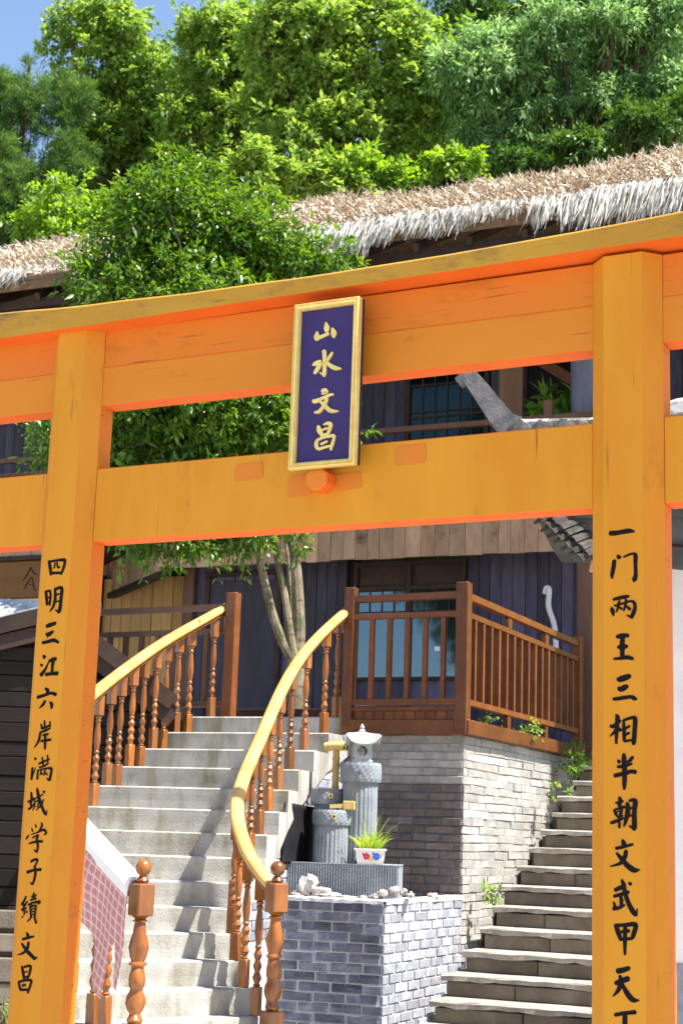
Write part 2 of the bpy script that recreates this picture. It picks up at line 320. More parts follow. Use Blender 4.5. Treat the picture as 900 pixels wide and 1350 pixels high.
# plaque
PX0, PX1, PZ0, PZ1, PY = -1.580, -1.236, 3.264, 4.066, -.055
plq = thing('name_plaque', 'navy hanging name board in a gilt frame with four gold characters', 'sign', G.w(-1.42, -.03, 3.26), G.yaw)
def PL(x): return x+1.42
b = MB().box(PL(PX0)+.03, PL(PX1)-.03, PY+.03+.010, 0.0, PZ0-3.26+.03, PZ1-3.26-.03); b.build('board', M['navy'], plq)
def frame_bar(a, b_, c, d): MB().prism([a, b_, c, d], 0, 1, axis='y')
x0, x1, z0, z1 = PL(PX0), PL(PX1), PZ0-3.26, PZ1-3.26; fwid = .031
for quad in (((x0,z0),(x1,z0),(x1-fwid,z0+fwid),(x0+fwid,z0+fwid)), ((x0,z1),(x1,z1),(x1-fwid,z1-fwid),(x0+fwid,z1-fwid)), ((x0,z0),(x0,z1),(x0+fwid,z1-fwid),(x0+fwid,z0+fwid)), ((x1,z0),(x1,z1),(x1-fwid,z1-fwid),(x1-fwid,z0+fwid))):
    b = MB(); f = [Vector((p[0],0,p[1])) for p in quad]
    prof = [(0,.020),(0,-.012),(.18,-.022),(.36,-.016),(.5,-.024),(.8,-.02),(1.,-.006),(1,.020)]
    r1 = [f[0]+(f[3]-f[0])*t+Vector((0,PY+.03+y,0)) for t, y in prof]; r2 = [f[1]+(f[2]-f[1])*t+Vector((0,PY+.03+y,0)) for t, y in prof]
    n = len(prof); b.add(r1+r2, [(i,(i+1)%n,n+(i+1)%n,n+i) for i in range(n)]+[tuple(range(n)), tuple(range(n,2*n))]); b.build('frame_moulding', M['goldleaf'], plq)
MB().box(x0+.004, x1+.004, PY+.03+.022, 0.012, z0+.004, z1-.004).build('backing', M['darkedge'], plq)
for zz in (.12, .66): MB().box(-.03, .03, .013, c_+.03+.01, zz, zz+.03).build('bracket', M['darkedge'], plq)

def brush(b, pts, y, thick):
    """a tapering brush stroke as a raised ribbon"""
    P = []
    n = len(pts)
    for i in range(n-1):
        p0, p1, p2, p3 = pts[max(0,i-1)], pts[i], pts[i+1], pts[min(n-1,i+2)]
        for k in range(6):
            t = k/6
            P.append([.5*((2*p1[j])+(-p0[j]+p2[j])*t+(2*p0[j]-5*p1[j]+4*p2[j]-p3[j])*t*t+(-p0[j]+3*p1[j]-3*p2[j]+p3[j])*t**3) for j in range(3)])
    P.append(list(pts[-1])); L_, R_ = [], []
    for i, p in enumerate(P):
        a, c = P[max(0,i-1)], P[min(len(P)-1,i+1)]; dx, dz = c[0]-a[0], c[1]-a[1]; l = math.hypot(dx,dz) or 1; w_ = max(p[2],1.2)/2
        L_.append((p[0]-dz/l*w_, p[1]+dx/l*w_)); R_.append((p[0]+dz/l*w_, p[1]-dx/l*w_))
    def capend(p, q, s):                        # slight rounded nose
        dx, dz = p[0]-q[0], p[1]-q[1]; l = math.hypot(dx,dz) or 1; return (p[0]+dx/l*p[2]*.28*s, p[1]+dz/l*p[2]*.28*s)
    c0, c1 = capend(P[0], P[1], 1), capend(P[-1], P[-2], 1)
    m = len(P); F = [(x/1000, y, z/1000) for x, z in L_+R_+[c0, c1]]; Bk = [(x, y+thick, z) for x, _, z in F]
    fs = [(i, i+1, m+i+1, m+i) for i in range(m-1)] + [(2*m, 0, m), (2*m+1, 2*m-1, m-1)]
    k = len(F); loop = list(range(m)) + [2*m+1] + list(range(2*m-1, m-1, -1)) + [2*m]
    fs += [(loop[i], loop[(i+1) % len(loop)], k+loop[(i+1) % len(loop)], k+loop[i]) for i in range(len(loop))]
    b.add(F+Bk, fs)
STROKES=[
('R','-58 2887 21 -34 2886 22 -7 2889 20 24 2892 21 48 2888 8'),
('R','-24 2793 8 -19 2783 19 -9 2784 6;-38 2771 17 -42 2741 19 -48 2711 17 -48 2695 10;2 2782 8 24 2791 10 44 2795 10 52 2786 19 52 2750 16 53 2707 17 48 2687 21 45 2676 8;48 2687 16 38 2686 6'),
('R','-44 2605 12 -17 2611 16 9 2615 16 25 2617 8;-51 2571 12 -46 2556 19 -42 2536 6;-38 2579 9 -4 2587 9 26 2595 10 45 2590 14 49 2566 16 41 2543 18 34 2525 12;34 2529 14 14 2538 4;-17 2599 10 -21 2581 12 -29 2552 7;-21 2575 8 -6 2563 11;11 2605 10 9 2580 12 1 2556 7;11 2577 8 29 2561 14'),
('R','-29 2449 16 -6 2453 21 21 2453 16;-4 2446 21 -6 2409 21 -5 2368 19;-25 2406 12 -4 2407 26 17 2409 12;-42 2358 9 -14 2360 14 17 2363 18 40 2356 13'),
('R','-27 2276 14 -14 2274 25 20 2284 23 30 2284 12;-24 2239 12 -12 2233 23 9 2242 22 19 2244 11;-45 2193 12 -26 2194 16 28 2201 16 45 2194 18 55 2192 9'),
('R','-33 2130 9 -26 2114 21 -30 2070 18 -32 2012 11;-58 2083 11 -41 2083 18 -12 2105 9;-30 2074 14 -41 2057 13 -58 2041 5;-28 2081 9 -13 2064 16;-1 2108 10 1 2070 16 2 2023 14;-1 2106 11 39 2117 14 48 2108 20 46 2070 19 42 2019 19 38 2008 11;4 2070 9 25 2083 11;6 2046 10 23 2055 11;2 2021 11 38 2026 9'),
('R','-26 1945 9 -18 1936 18;38 1959 12 27 1946 16 15 1936 9;-27 1918 12 -1 1921 15 34 1931 10;-40 1882 16 -1 1891 18 30 1900 16 50 1897 18;0 1971 12 1 1949 21 3 1893 21 2 1849 18 1 1828 10'),
('R','-22 1797 9 -16 1786 18 -20 1760 16;-35 1774 9 -18 1775 13 -3 1782 8;-42 1746 10 -34 1730 13 -26 1717 7;-40 1745 8 -9 1756 13 9 1758 8;-9 1753 12 -15 1723 14;-30 1737 6 -19 1741 6;-28 1719 8 -5 1723 8;-55 1693 12 -32 1701 14 -3 1714 10;-20 1723 11 -19 1675 11;14 1775 14 16 1746 21 8 1705 16 -1 1681 7;21 1783 9 41 1786 16 47 1776 21 43 1739 19 43 1680 21 37 1669 9;39 1675 14 20 1684 5;18 1751 10 34 1755 8;16 1722 10 33 1726 8'),
('R','-7 1628 11 -1 1613 21 0 1601 9;-35 1593 13 -2 1601 14 37 1612 10;8 1586 16 2 1559 19 -17 1535 14 -58 1522 5;-32 1576 9 -13 1555 18 13 1528 22 40 1511 22 64 1513 5'),
('R','-39 1429 16 -14 1441 18 0 1446 8;-44 1405 12 -18 1413 15 19 1425 14;-11 1472 8 -3 1453 19 3 1422 19 16 1384 19 35 1350 21 48 1335 14;47 1335 14 53 1362 5;19 1460 11 28 1455 15;-14 1411 14 -11 1369 15;-44 1383 8 -35 1357 16;-46 1357 15 -23 1361 14 2 1374 8;-11 1391 10 -4 1394 7'),
('R','-37 1296 16 -26 1269 21 -16 1239 15;-39 1292 15 0 1296 15 37 1301 19 47 1294 19 36 1259 19 32 1246 12;-19 1240 14 32 1246 12;-12 1269 12 20 1275 15;4 1296 16 2 1240 17 2 1182 10'),
('R','-31 1117 21 -5 1123 21 20 1133 16;-38 1070 16 -10 1082 21 17 1093 21;-19 1101 13 -15 1076 19 -26 1045 17 -47 1020 5;-12 1074 13 8 1039 21 33 1013 21 60 1013 4'),
('R','-40 950 15 -4 959 15 44 967 17;1 958 20 1 920 21 1 865 20 -1 814 11;8 912 8 35 888 18'),
('L','-2974 2915 17 -2965 2883 20 -2955 2843 17;-2977 2910 13 -2926 2915 13 -2882 2915 18 -2875 2903 17 -2881 2874 17 -2894 2842 13;-2960 2852 15 -2888 2850 13;-2936 2903 9 -2937 2884 10 -2944 2875 5;-2923 2905 9 -2918 2883 11 -2905 2878 13'),
('L','-2982 2762 15 -2973 2728 19 -2967 2691 15;-2978 2757 13 -2955 2761 13 -2949 2727 15 -2951 2688 12;-2970 2728 7 -2955 2729 7;-2967 2701 8 -2953 2705 8;-2925 2769 13 -2919 2726 18 -2927 2683 15 -2947 2657 6;-2926 2768 15 -2891 2775 17 -2881 2763 19 -2883 2715 19 -2885 2667 21 -2892 2648 13;-2892 2653 15 -2914 2665 5;-2917 2740 8 -2891 2744 8;-2916 2704 8 -2891 2708 8'),
('L','-2963 2583 17 -2940 2589 23 -2905 2598 17;-2960 2547 12 -2945 2542 24 -2917 2557 13;-2945 2542 18 -2952 2526 5;-2980 2501 15 -2945 2506 18 -2910 2512 19 -2879 2500 13'),
('L','-2968 2437 13 -2958 2427 23;-2982 2394 9 -2970 2387 15;-2930 2408 6 -2950 2368 15 -2974 2340 24;-2930 2408 15 -2905 2417 21 -2887 2419 18;-2904 2414 23 -2907 2381 17 -2907 2343 17;-2945 2342 18 -2910 2346 17 -2872 2347 22'),
('L','-2943 2275 10 -2927 2263 22 -2927 2242 13;-2987 2230 17 -2945 2240 16 -2905 2250 15 -2873 2243 20;-2937 2211 16 -2951 2192 15 -2971 2176 4;-2909 2207 8 -2895 2194 20 -2896 2175 13'),
('L','-2933 2116 9 -2930 2091 14;-2952 2099 9 -2946 2079 13;-2949 2077 13 -2921 2083 13 -2894 2095 8;-2898 2112 8 -2898 2085 11;-2955 2058 9 -2925 2066 13 -2893 2079 8;-2952 2058 13 -2959 2017 14 -2982 1984 5;-2936 2044 11 -2903 2050 11;-2945 2015 11 -2916 2019 13 -2885 2023 13;-2921 2050 13 -2919 2009 15 -2917 1976 10'),
('L','-2977 1933 10 -2969 1927 14;-2986 1886 13 -2986 1853 15 -2986 1829 13;-2989 1831 14 -2966 1888 4;-2949 1905 10 -2922 1915 11 -2885 1929 8;-2931 1937 9 -2920 1895 9;-2899 1948 8 -2893 1903 9;-2945 1888 8 -2915 1895 10 -2891 1909 8;-2952 1874 9 -2950 1831 13;-2949 1874 8 -2904 1883 8 -2873 1883 14 -2869 1867 14 -2876 1826 15;-2878 1827 14 -2895 1836 4;-2929 1882 8 -2934 1852 7;-2933 1864 6 -2919 1854 7;-2906 1883 8 -2911 1850 7;-2910 1866 6 -2891 1852 8'),
('L','-2983 1768 10 -2977 1734 17 -2982 1704 12;-3000 1721 10 -2979 1727 14 -2961 1740 7;-2992 1685 12 -2974 1698 12 -2961 1714 5;-2961 1734 7 -2956 1708 10 -2965 1680 5;-2963 1734 7 -2910 1758 7;-2948 1786 12 -2938 1754 18 -2921 1716 16 -2899 1679 15 -2885 1661 12;-2883 1661 12 -2880 1685 4;-2906 1734 8 -2915 1709 10 -2944 1682 5;-2912 1773 8 -2902 1768 14;-2950 1723 7 -2936 1727 7 -2934 1705 7 -2943 1697 6'),
('L','-2965 1595 7 -2957 1580 10;-2944 1614 7 -2938 1600 10;-2908 1623 8 -2904 1608 13 -2923 1578 6;-2979 1563 5 -2985 1553 10 -2995 1542 7;-2965 1566 5 -2923 1578 8 -2891 1590 13 -2875 1575 12 -2889 1565 4;-2956 1550 7 -2922 1563 10 -2934 1544 7;-2921 1559 6 -2927 1540 13 -2919 1511 13 -2922 1484 12;-2922 1484 13 -2941 1493 4;-2974 1522 8 -2928 1533 12 -2893 1534 13'),
('L','-2955 1437 14 -2935 1447 13 -2916 1446 13 -2928 1417 10;-2932 1417 13 -2923 1392 16 -2927 1355 14 -2936 1330 11;-2936 1331 13 -2951 1339 5;-2973 1386 16 -2935 1397 13 -2891 1402 15'),
('L','-2969 1273 11 -2982 1247 14 -2994 1235 11;-2994 1235 12 -2973 1232 12;-2960 1250 9 -2977 1223 12 -2991 1207 7;-2986 1205 10 -2959 1220 7;-2974 1216 9 -2972 1188 11;-2979 1180 7 -2983 1174 9;-2963 1206 6 -2955 1197 9;-2936 1273 9 -2909 1280 10;-2924 1291 9 -2921 1266 14;-2940 1257 10 -2908 1266 10;-2953 1234 7 -2929 1244 9 -2886 1251 14 -2893 1239 5;-2945 1231 7 -2928 1236 5;-2940 1227 9 -2930 1179 10;-2937 1223 7 -2907 1233 10 -2907 1199 10 -2907 1176 9;-2933 1213 6 -2911 1219 6;-2932 1201 6 -2910 1206 6;-2931 1188 6 -2909 1192 6;-2925 1179 9 -2948 1156 6;-2910 1180 9 -2895 1151 12'),
('L','-2951 1105 10 -2941 1090 18 -2939 1080 10;-2974 1072 12 -2944 1080 14 -2905 1090 9;-2935 1061 15 -2940 1033 17 -2963 1009 12 -2997 999 4;-2975 1053 10 -2947 1025 18 -2917 1004 18 -2893 989 17 -2879 996 6'),
('L','-2965 948 12 -2955 920 18 -2947 891 12;-2952 945 11 -2920 953 13 -2912 942 15 -2919 910 13 -2927 894 9;-2947 922 6 -2928 927 7;-2950 897 11 -2926 902 10;-2978 874 11 -2969 853 14 -2962 838 12;-2978 874 11 -2937 886 12 -2904 886 13 -2905 869 13 -2919 829 13;-2954 861 12 -2935 864 11;-2965 840 12 -2923 843 12'),
('P','-1417 3965 7 -1412 3938 28 -1410 3917 16;-1462 3925 7 -1463 3902 28 -1465 3884 16;-1465 3890 20 -1433 3899 15 -1400 3908 13;-1382 3932 10 -1373 3907 28 -1373 3886 13'),
('P','-1422 3827 20 -1418 3806 20 -1416 3754 20 -1416 3715 19 -1417 3700 10;-1414 3706 16 -1441 3723 4;-1478 3763 11 -1462 3769 21 -1436 3774 21;-1436 3769 21 -1452 3742 21 -1468 3721 13;-1376 3814 8 -1387 3797 15 -1405 3773 13;-1411 3774 15 -1385 3750 19 -1359 3735 21 -1328 3729 8'),
('P','-1427 3633 12 -1409 3631 25 -1400 3622 14 -1426 3618 7;-1471 3589 15 -1457 3585 20 -1422 3595 15 -1387 3607 13 -1365 3610 10;-1397 3599 14 -1402 3578 19 -1417 3552 17 -1437 3533 17 -1459 3531 10;-1435 3584 12 -1409 3562 17 -1382 3535 20 -1355 3527 15 -1335 3527 4'),
('P','-1438 3465 13 -1431 3443 25 -1418 3421 17 -1422 3410 8;-1410 3468 7 -1388 3473 15 -1373 3465 20 -1378 3441 18 -1386 3421 13;-1419 3442 8 -1390 3450 10;-1421 3416 12 -1386 3423 10;-1435 3401 13 -1444 3383 18 -1439 3361 17 -1424 3351 12;-1439 3397 12 -1397 3408 12 -1356 3410 15 -1352 3399 13 -1361 3368 15 -1367 3344 10;-1426 3353 13 -1398 3359 12 -1369 3363 10;-1419 3375 12 -1387 3386 10')]

for side, data in STROKES:
    b = MB()
    for k, st in enumerate(data.split(';')):
        v = [int(q) for q in st.split()]; pts = [v[i:i+3] for i in range(0, len(v), 3)]
        if side == 'P':
            pts = [(p[0]+1420, p[1]-3260, p[2]) for p in pts]; brush(b, pts, PY+.03+.002-k*.0004, .009)
        else: brush(b, pts, -.0012-k*.00025 + (0 if side == 'R' else 0), .0012)
    if side == 'P': b.build('character', M['goldleaf'], plq)
    else: b.build('character', M['ink'], posts[0] if side == 'R' else posts[1])

# ------------------------------------------------------------------ bricks
def brick_meshes(h, L, m, n=5, rough=.004, tag_='brick'):
    out = []
    for k in range(n):
        b = MB().cbox(-L/2, L/2, -.004, .03, -h/2, h/2, .003); r = random.Random(k*13+int(h*1e4))
        b.v = [(x+r.uniform(-rough,rough), y+r.uniform(-rough,rough)*.7, z+r.uniform(-rough,rough)*.8) for x, y, z in b.v]
        out.append(b.mesh(tag_, m))
    return out
def brick_face(parent, p0, p1, z0, z1, course, blen, meshes, mortar, keep=lambda s, z: True, joint=.011, proud=.012, jit=.0, back=.04, ztop=None):
    """face of coursed bricks between plan points p0 and p1 (left to right seen from outside)"""
    p0, p1 = Vector((*p0, 0)), Vector((*p1, 0)); d = (p1-p0); Lx = d.length; d.normalize(); nrm = Vector((d.y, -d.x, 0)); ang = math.atan2(d.y, d.x)
    nrow = int(round((z1-z0)/course)); cnt = 0
    for r in range(nrow):
        z = z0+(r+.5)*course; s = -blen*(.5 if r % 2 else 0) - (rnd.random()*.25*blen if jit else 0)
        while s < Lx-.02:
            bl = blen*(1+(rnd.uniform(-.28,.12) if jit else rnd.uniform(-.02,.02)))
            a, e = max(s, 0), min(s+bl-joint, Lx)
            if e-a > .03 and keep((a+e)/2, z):
                o = link('brick', meshes[rnd.randrange(len(meshes))], parent)
                q = p0+d*((a+e)/2)+nrm*(proud+rnd.uniform(-.004,.004)); o.location = (q.x, q.y, z+rnd.uniform(-.001,.001)+jit*.004*math.sin(s*2.3+r))
                o.rotation_euler = (0, rnd.uniform(-.008,.008)*(1+jit), ang); o.scale = ((e-a)/blen, 1, 1); cnt += 1
            s += bl
    return cnt

# retaining wall under the deck (frame S)
rw = thing('brick_retaining_wall', 'brick retaining wall carrying the red timber deck, its right side sunlit', 'wall', S.o, S.yaw)
MB().box(-2.6, -.002, .0, .135, 2.046, 2.435).build('mortar_face', M['mortar'], rw)
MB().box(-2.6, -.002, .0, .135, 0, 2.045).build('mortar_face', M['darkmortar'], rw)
MB().box(-.135, -.004, .136, 3.6, 0, 2.435).build('mortar_face', M['mortar'], rw)
ma = brick_meshes(.055, .24, M['brickA'], 6, .004); mb_ = brick_meshes(.053, .24, M['brickB'], 6, .005)
n1 = brick_face(rw, (-1.62, 0), (-.01, 0), 1.72, 2.435, .065, .20, ma, None, jit=1, keep=lambda s, z: z > 2.05, proud=.006)
n2 = brick_face(rw, (-1.62, 0), (-.01, 0), 1.07, 2.435, .065, .24, mb_, None, jit=0, keep=lambda s, z: z <= 2.05 and s > .2, proud=.003, joint=.008)
def stairline(y): return .524+.15*((y+1.395)/.315)
mlong = brick_meshes(.0585, .36, M['brickA'], 6, .004)
n3 = brick_face(rw, (0, 0), (0, 3.3), .355, 2.435, .065, .36, mlong, None, jit=1, keep=lambda s, z: z > stairline(s)-.55, proud=.003, joint=.004)

# fountain basin
P0 = Vector((.385, 11.30)); PE = Vector((1.035, 12.74)); PL_ = Vector((-.64, 11.60))
pool = thing('fountain_basin', 'low blue-grey brick basin with pale joints below the stone fountain', 'basin', (0,0,0), 0)
dd_ = (PE-P0).normalized(); nn = Vector((dd_.y, -dd_.x)); dl = (P0-PL_).normalized(); nl = Vector((dl.y, -dl.x))
TOPZ = 1.172
bk = [(P0.x-nn.x*.004-nl.x*.004, P0.y-nn.y*.004-nl.y*.004), (PE.x-nn.x*.004, PE.y-nn.y*.004), (PE.x-.25, PE.y-.1), (P0.x-.28, P0.y+.3), (PL_.x, PL_.y+.3), (PL_.x, PL_.y+.004)]
MB().prism(bk, 0, TOPZ-.012).build('core', M['poolmortar'], pool)
mc = brick_meshes(.057, .225, M['brickC'], 6, .0018)
n4 = brick_face(pool, tuple(PL_), tuple(P0), 1.16-15*.068, 1.16, .068, .235, mc, None, proud=.004, joint=.012, keep=lambda s, z: z > .2)
md_ = brick_meshes(.057, .225, M['brickD'], 6, .0018)
n5 = brick_face(pool, tuple(P0), tuple(PE), 1.16-15*.068, 1.16, .068, .235, md_, None, proud=.004, joint=.012, keep=lambda s, z: z > .2)
# mortar capping, uneven
b = MB(); rr = random.Random(3)
for (a, c) in ((PL_, P0), (P0, PE)):
    n_ = Vector(((c-a).normalized().y, -(c-a).normalized().x)); N_ = 26
    pts = [(a+(c-a)*(i/N_)) for i in range(N_+1)]; base = len(b.v)
    for i, p in enumerate(pts):
        o1 = p+n_*(.012+rr.uniform(-.004,.006)); o2 = p-n_*.14; zt = TOPZ+.01+rr.uniform(-.005,.006)
        b.v += [(o1.x,o1.y,TOPZ-.014-rr.uniform(0,.006)),(o1.x,o1.y,zt-.004),(p.x,p.y,zt+.004),(o2.x,o2.y,zt)]
        if i:
            q = base+(i-1)*4
            for j in range(3): b.f.append((q+j, q+j+1, q+4+j+1, q+4+j)); b.m.append(0)
b.build('mortar_cap', M['poolmortar'], pool, smooth=False)
print('bricks', n1, n2, n3, n4, n5)

# ------------------------------------------------------------------ curved concrete staircase
I_ = [(.138,13.17),(-.044,12.75),(-.15,12.37),(-.254,12.02),(-.318,11.7),(-.37,11.42),(-.44,11.17),(-.52,10.95),(-.579,10.75),(-.621,10.57),(-.619,10.41),(-.541,10.27),(-.452,10.14),(-.399,10.02),(-.36,9.86)]
O_ = [(-1.24,13.75),(-1.42,13.36),(-1.55,12.95),(-1.68,12.53),(-1.79,12.12),(-1.90,11.70),(-1.97,11.30),(-2.0,10.9),(-1.98,10.55),(-1.93,10.22),(-1.85,9.95),(-1.73,9.68),(-1.56,9.42),(-1.38,9.2),(-1.18,8.95)]
ZT = [2.58,2.416,2.254,2.09,1.927,1.765,1.603,1.443,1.285,1.131,.979,.826,.675,.524,.372]
I_.append((-.30,9.68)); O_.append((-.98,8.72)); ZT.append(.22); I_.append((-.24,9.5)); O_.append((-.80,8.5)); ZT.append(.07)
st = thing('concrete_staircase', 'pale curved concrete staircase rising from the gate to the timber deck', 'staircase')
Ib, Ob = (I_[0][0]+.41*.5, I_[0][1]+.91*.5), (O_[0][0]+.41*.5, O_[0][1]+.91*.5)
for i in range(len(ZT)):
    a, bq = I_[i], O_[i]; c, d = (Ob, Ib) if i == 0 else (O_[i-1], I_[i-1])
    zu = ZT[i]; zl = max(0, ZT[i]-.31); zl2 = max(0, (ZT[i-1] if i else 2.58)-.31)
    e = .012                                   # worn nosing
    def lerp(p, q, t): return (p[0]+(q[0]-p[0])*t, p[1]+(q[1]-p[1])*t)
    K = 8; fr = [lerp(a, bq, k/K) for k in range(K+1)]; bk = [lerp(d, c, k/K) for k in range(K+1)]
    m = MB(); rows = []
    for k in range(K+1):
        f, h = fr[k], bk[k]; dx, dy = h[0]-f[0], h[1]-f[1]; l = math.hypot(dx,dy); ux, uy = dx/l, dy/l
        j = rnd.uniform(-.002,.003)
        rows.append([(f[0]+ux*.006, f[1]+uy*.006, zl if i < 15 else 0), (f[0]+ux*(.004+j), f[1]+uy*(.004+j), zu-.10), (f[0]+ux*(.001+j), f[1]+uy*(.001+j), zu-.05), (f[0]+ux*j, f[1]+uy*j, zu-.009), (f[0]+ux*(e+j), f[1]+uy*(e+j), zu+j*.4), (h[0]+ux*.004, h[1]+uy*.004, zu-.001), (h[0]+ux*.004, h[1]+uy*.004, zl2)])
    n = 7
    for r in rows: m.v += r
    for k in range(K):
        for j in range(n): m.f.append((k*n+j, k*n+(j+1)%n, (k+1)*n+(j+1)%n, (k+1)*n+j)); m.m.append(0)
    m.f += [tuple(range(n-1,-1,-1)), tuple(K*n+j for j in range(n))]; m.m += [0,0]
    m.build('step', M['concrete'], st)

# brick wall under the stairs, seen right of the steps
uw = thing('brick_wall_under_stairs', 'blue-grey brick wall standing under the curved staircase', 'wall')
pts = [(I_[k][0]-.05, I_[k][1]+.02) for k in (0,2,4,6,8)]; zz = [ZT[k]-.31 for k in (0,2,4,6,8)]
for k in range(4):
    a, c = pts[k+1], pts[k]; za, zc = zz[k+1], zz[k]; l = math.hypot(c[0]-a[0], c[1]-a[1])
    m = MB(); nx_, ny_ = (c[1]-a[1])/l*.2, -(c[0]-a[0])/l*.2
    m.add([(*a,0),(*c,0),(*c,zc-.01),(*a,za-.01),(a[0]-nx_,a[1]-ny_,0),(c[0]-nx_,c[1]-ny_,0),(c[0]-nx_,c[1]-ny_,zc-.01),(a[0]-nx_,a[1]-ny_,za-.01)], [(0,1,2,3),(4,7,6,5),(0,4,5,1),(1,5,6,2),(2,6,7,3),(3,7,4,0)])
    m.build('mortar_face', M['poolmortar'], uw)
    brick_face(uw, a, c, 1.16-4*.068 if k > 1 else 1.16, 1.16+17*.068, .068, .235, md_, None, proud=.006, joint=.012, keep=lambda s, z, za=za, zc=zc, l=l: z < za+(zc-za)*s/l-.03)

# ------------------------------------------------------------------ turned balusters, newels and handrails
def turned_profile(h, top=.12, bot=.17, r=1.):
    T = h-top; q = lambda t: bot+(T-bot)*t
    pr = [(0,.013),(.010,.020),(.02,.022),(.035,.014),(.06,.018),(.10,.026),(.15,.018),(.17,.014),(.20,.019),(.24,.025),(.285,.017),(.31,.014),(.33,.019),(.37,.024),(.41,.016),(.43,.012),(.45,.019),(.465,.019),(.48,.014),(.52,.017),(.62,.023),(.72,.022),(.82,.017),(.90,.013),(.915,.019),(.93,.019),(.945,.013),(.97,.021),(.985,.021),(1.,.014)]
    return [(rr_*r, q(t)) for t, rr_ in pr]
def baluster_mesh(h, top=.12, bot=.17):
    b = MB(); w = .029
    b.cbox(-w, w, -w, w, 0, bot, .004).cbox(-w, w, -w, w, h-top, h, .004).lathe(turned_profile(h, top, bot, 1.14), 14)
    return b.mesh('baluster', M['turned'], smooth=True)
BL = {}
def bal(h, top=.12, bot=.17):
    k = round(h*50)/50
    if (k, top) not in BL: BL[(k, top)] = baluster_mesh(k, top, bot)
    return BL[(k, top)]
def newel(parent, loc, rot):
    b = MB(); b.cbox(-.056,.056,-.056,.056,0,.20,.007).build('newel_block', M['turned'], parent, loc=loc, rot=(0,0,rot))
    pr = [(.040,.20),(.052,.215),(.055,.225),(.040,.24),(.034,.255),(.046,.275),(.054,.31),(.050,.345),(.038,.37),(.036,.385),(.048,.40),(.055,.43),(.053,.46),(.040,.485),(.036,.50),(.050,.512),(.050,.522),(.036,.53),(.044,.555),(.056,.60),(.055,.635),(.046,.68),(.034,.725),(.032,.735),(.048,.745),(.030,.755),(.050,.768),(.046,.772)]
    N = 16; vs = []                            # the lower swellings are twisted
    for r_, z in pr:
        tw = z*9; am = .13 if z < .70 else 0
        for k in range(N):
            a = 2*math.pi*k/N; rr_ = r_*.93*(1+am*math.sin(2*a+tw*3)); vs.append((rr_*math.cos(a), rr_*math.sin(a), z-.002))
    b = MB(); b.add(vs, [(i*N+k, i*N+(k+1)%N, (i+1)*N+(k+1)%N, (i+1)*N+k) for i in range(len(pr)-1) for k in range(N)])
    b.build('newel_shaft', M['turned'], parent, smooth=True, loc=loc, rot=(0,0,rot))
    b = MB().cbox(-.054,.054,-.054,.054,.77,.945,.008); b.build('newel_head', M['turned'], parent, loc=loc, rot=(0,0,rot))
    pr = [(.030,.944),(.034,.952),(.038,.962),(.030,.975),(.020,.985),(.022,.992)]+[(.046*math.sin(t), 1.030-.046*math.cos(t)) for t in [R(d) for d in range(35,181,16)]]
    MB().lathe([(max(r_,.001), z) for r_, z in pr], 20).build('newel_ball', M['turned'], parent, smooth=True, loc=loc, rot=(0,0,rot))
def spline(pts, n=6):
    out = []
    for i in range(len(pts)-1):
        p0, p1, p2, p3 = [Vector(pts[max(0,min(len(pts)-1,j))]) for j in (i-1,i,i+1,i+2)]
        for k in range(n):
            t = k/n; out.append(.5*((2*p1)+(-p0+p2)*t+(2*p0-5*p1+4*p2-p3)*t*t+(-p0+3*p1-3*p2+p3)*t**3))
    out.append(Vector(pts[-1])); return out
railprof = [(-.046,-.012),(-.052,.006),(-.046,.026),(-.028,.039),(0,.043),(.028,.039),(.046,.026),(.052,.006),(.046,-.012),(.030,-.018),(-.030,-.018)]
stripprof = [(-.034,-.018),(.034,-.018),(.030,-.044),(-.030,-.044)]
def toward(p, q, d): l = math.hypot(q[0]-p[0], q[1]-p[1]); return Vector((p[0]+(q[0]-p[0])*d/l, p[1]+(q[1]-p[1])*d/l))
# right (inner) railing
rr1 = thing('stair_railing', 'right-hand stair railing whose yellow handrail sweeps in a tight curve', 'railing', group='railings of the curved staircase')
npR = Vector((-.315, 9.90)); zb = .372
ins = [.14,.14,.13,.12,.11,.10,.09,.08,.07,.06,.06,.05,.05,.05]
path = [tuple(at(461,803,13.28))]
HR = [.86,.82,.79,.735,.70,.69,.685,.68,.68,.70,.735,.77,.80,.81]
for i in range(14):
    p = toward(I_[i], O_[i], ins[i]); back = Vector(I_[i-1] if i else Ib)-Vector(I_[i]); back = back.normalized()*.045; p = p+back
    zr = ZT[i]+HR[i]
    if i: path.append((p.x, p.y, zr))
newel(rr1, (npR.x, npR.y, zb), R(35)); path.append((npR.x+.0, npR.y+.05, 1.255))
def relax(P, n=3):
    P = [Vector(p) for p in P]
    for _ in range(n): P = [P[0]]+[P[i-1]*.25+P[i]*.5+P[i+1]*.25 for i in range(1, len(P)-1)]+[P[-1]]
    return P
path = relax([Vector(p)+Vector((.03 if 5 < k < 12 else 0, 0, 0)) for k, p in enumerate(path)], 3)
for i in range(14):
    q = path[i] if i else Vector((*toward(I_[0], O_[0], .14), 3.42))
    if i == 0: q.y += .03
    link('baluster', bal(q.z-.030-ZT[i]), rr1, (q.x, q.y, ZT[i]), (0,0,R(42)+i*.04))
sp = [(*p, .92) for p in spline(path, 8)]
MB().sweep(sp, railprof).build('handrail', M['rail'], rr1, smooth=True)
MB().sweep(sp, stripprof).build('rail_underside', M['turned'], rr1, smooth=False)
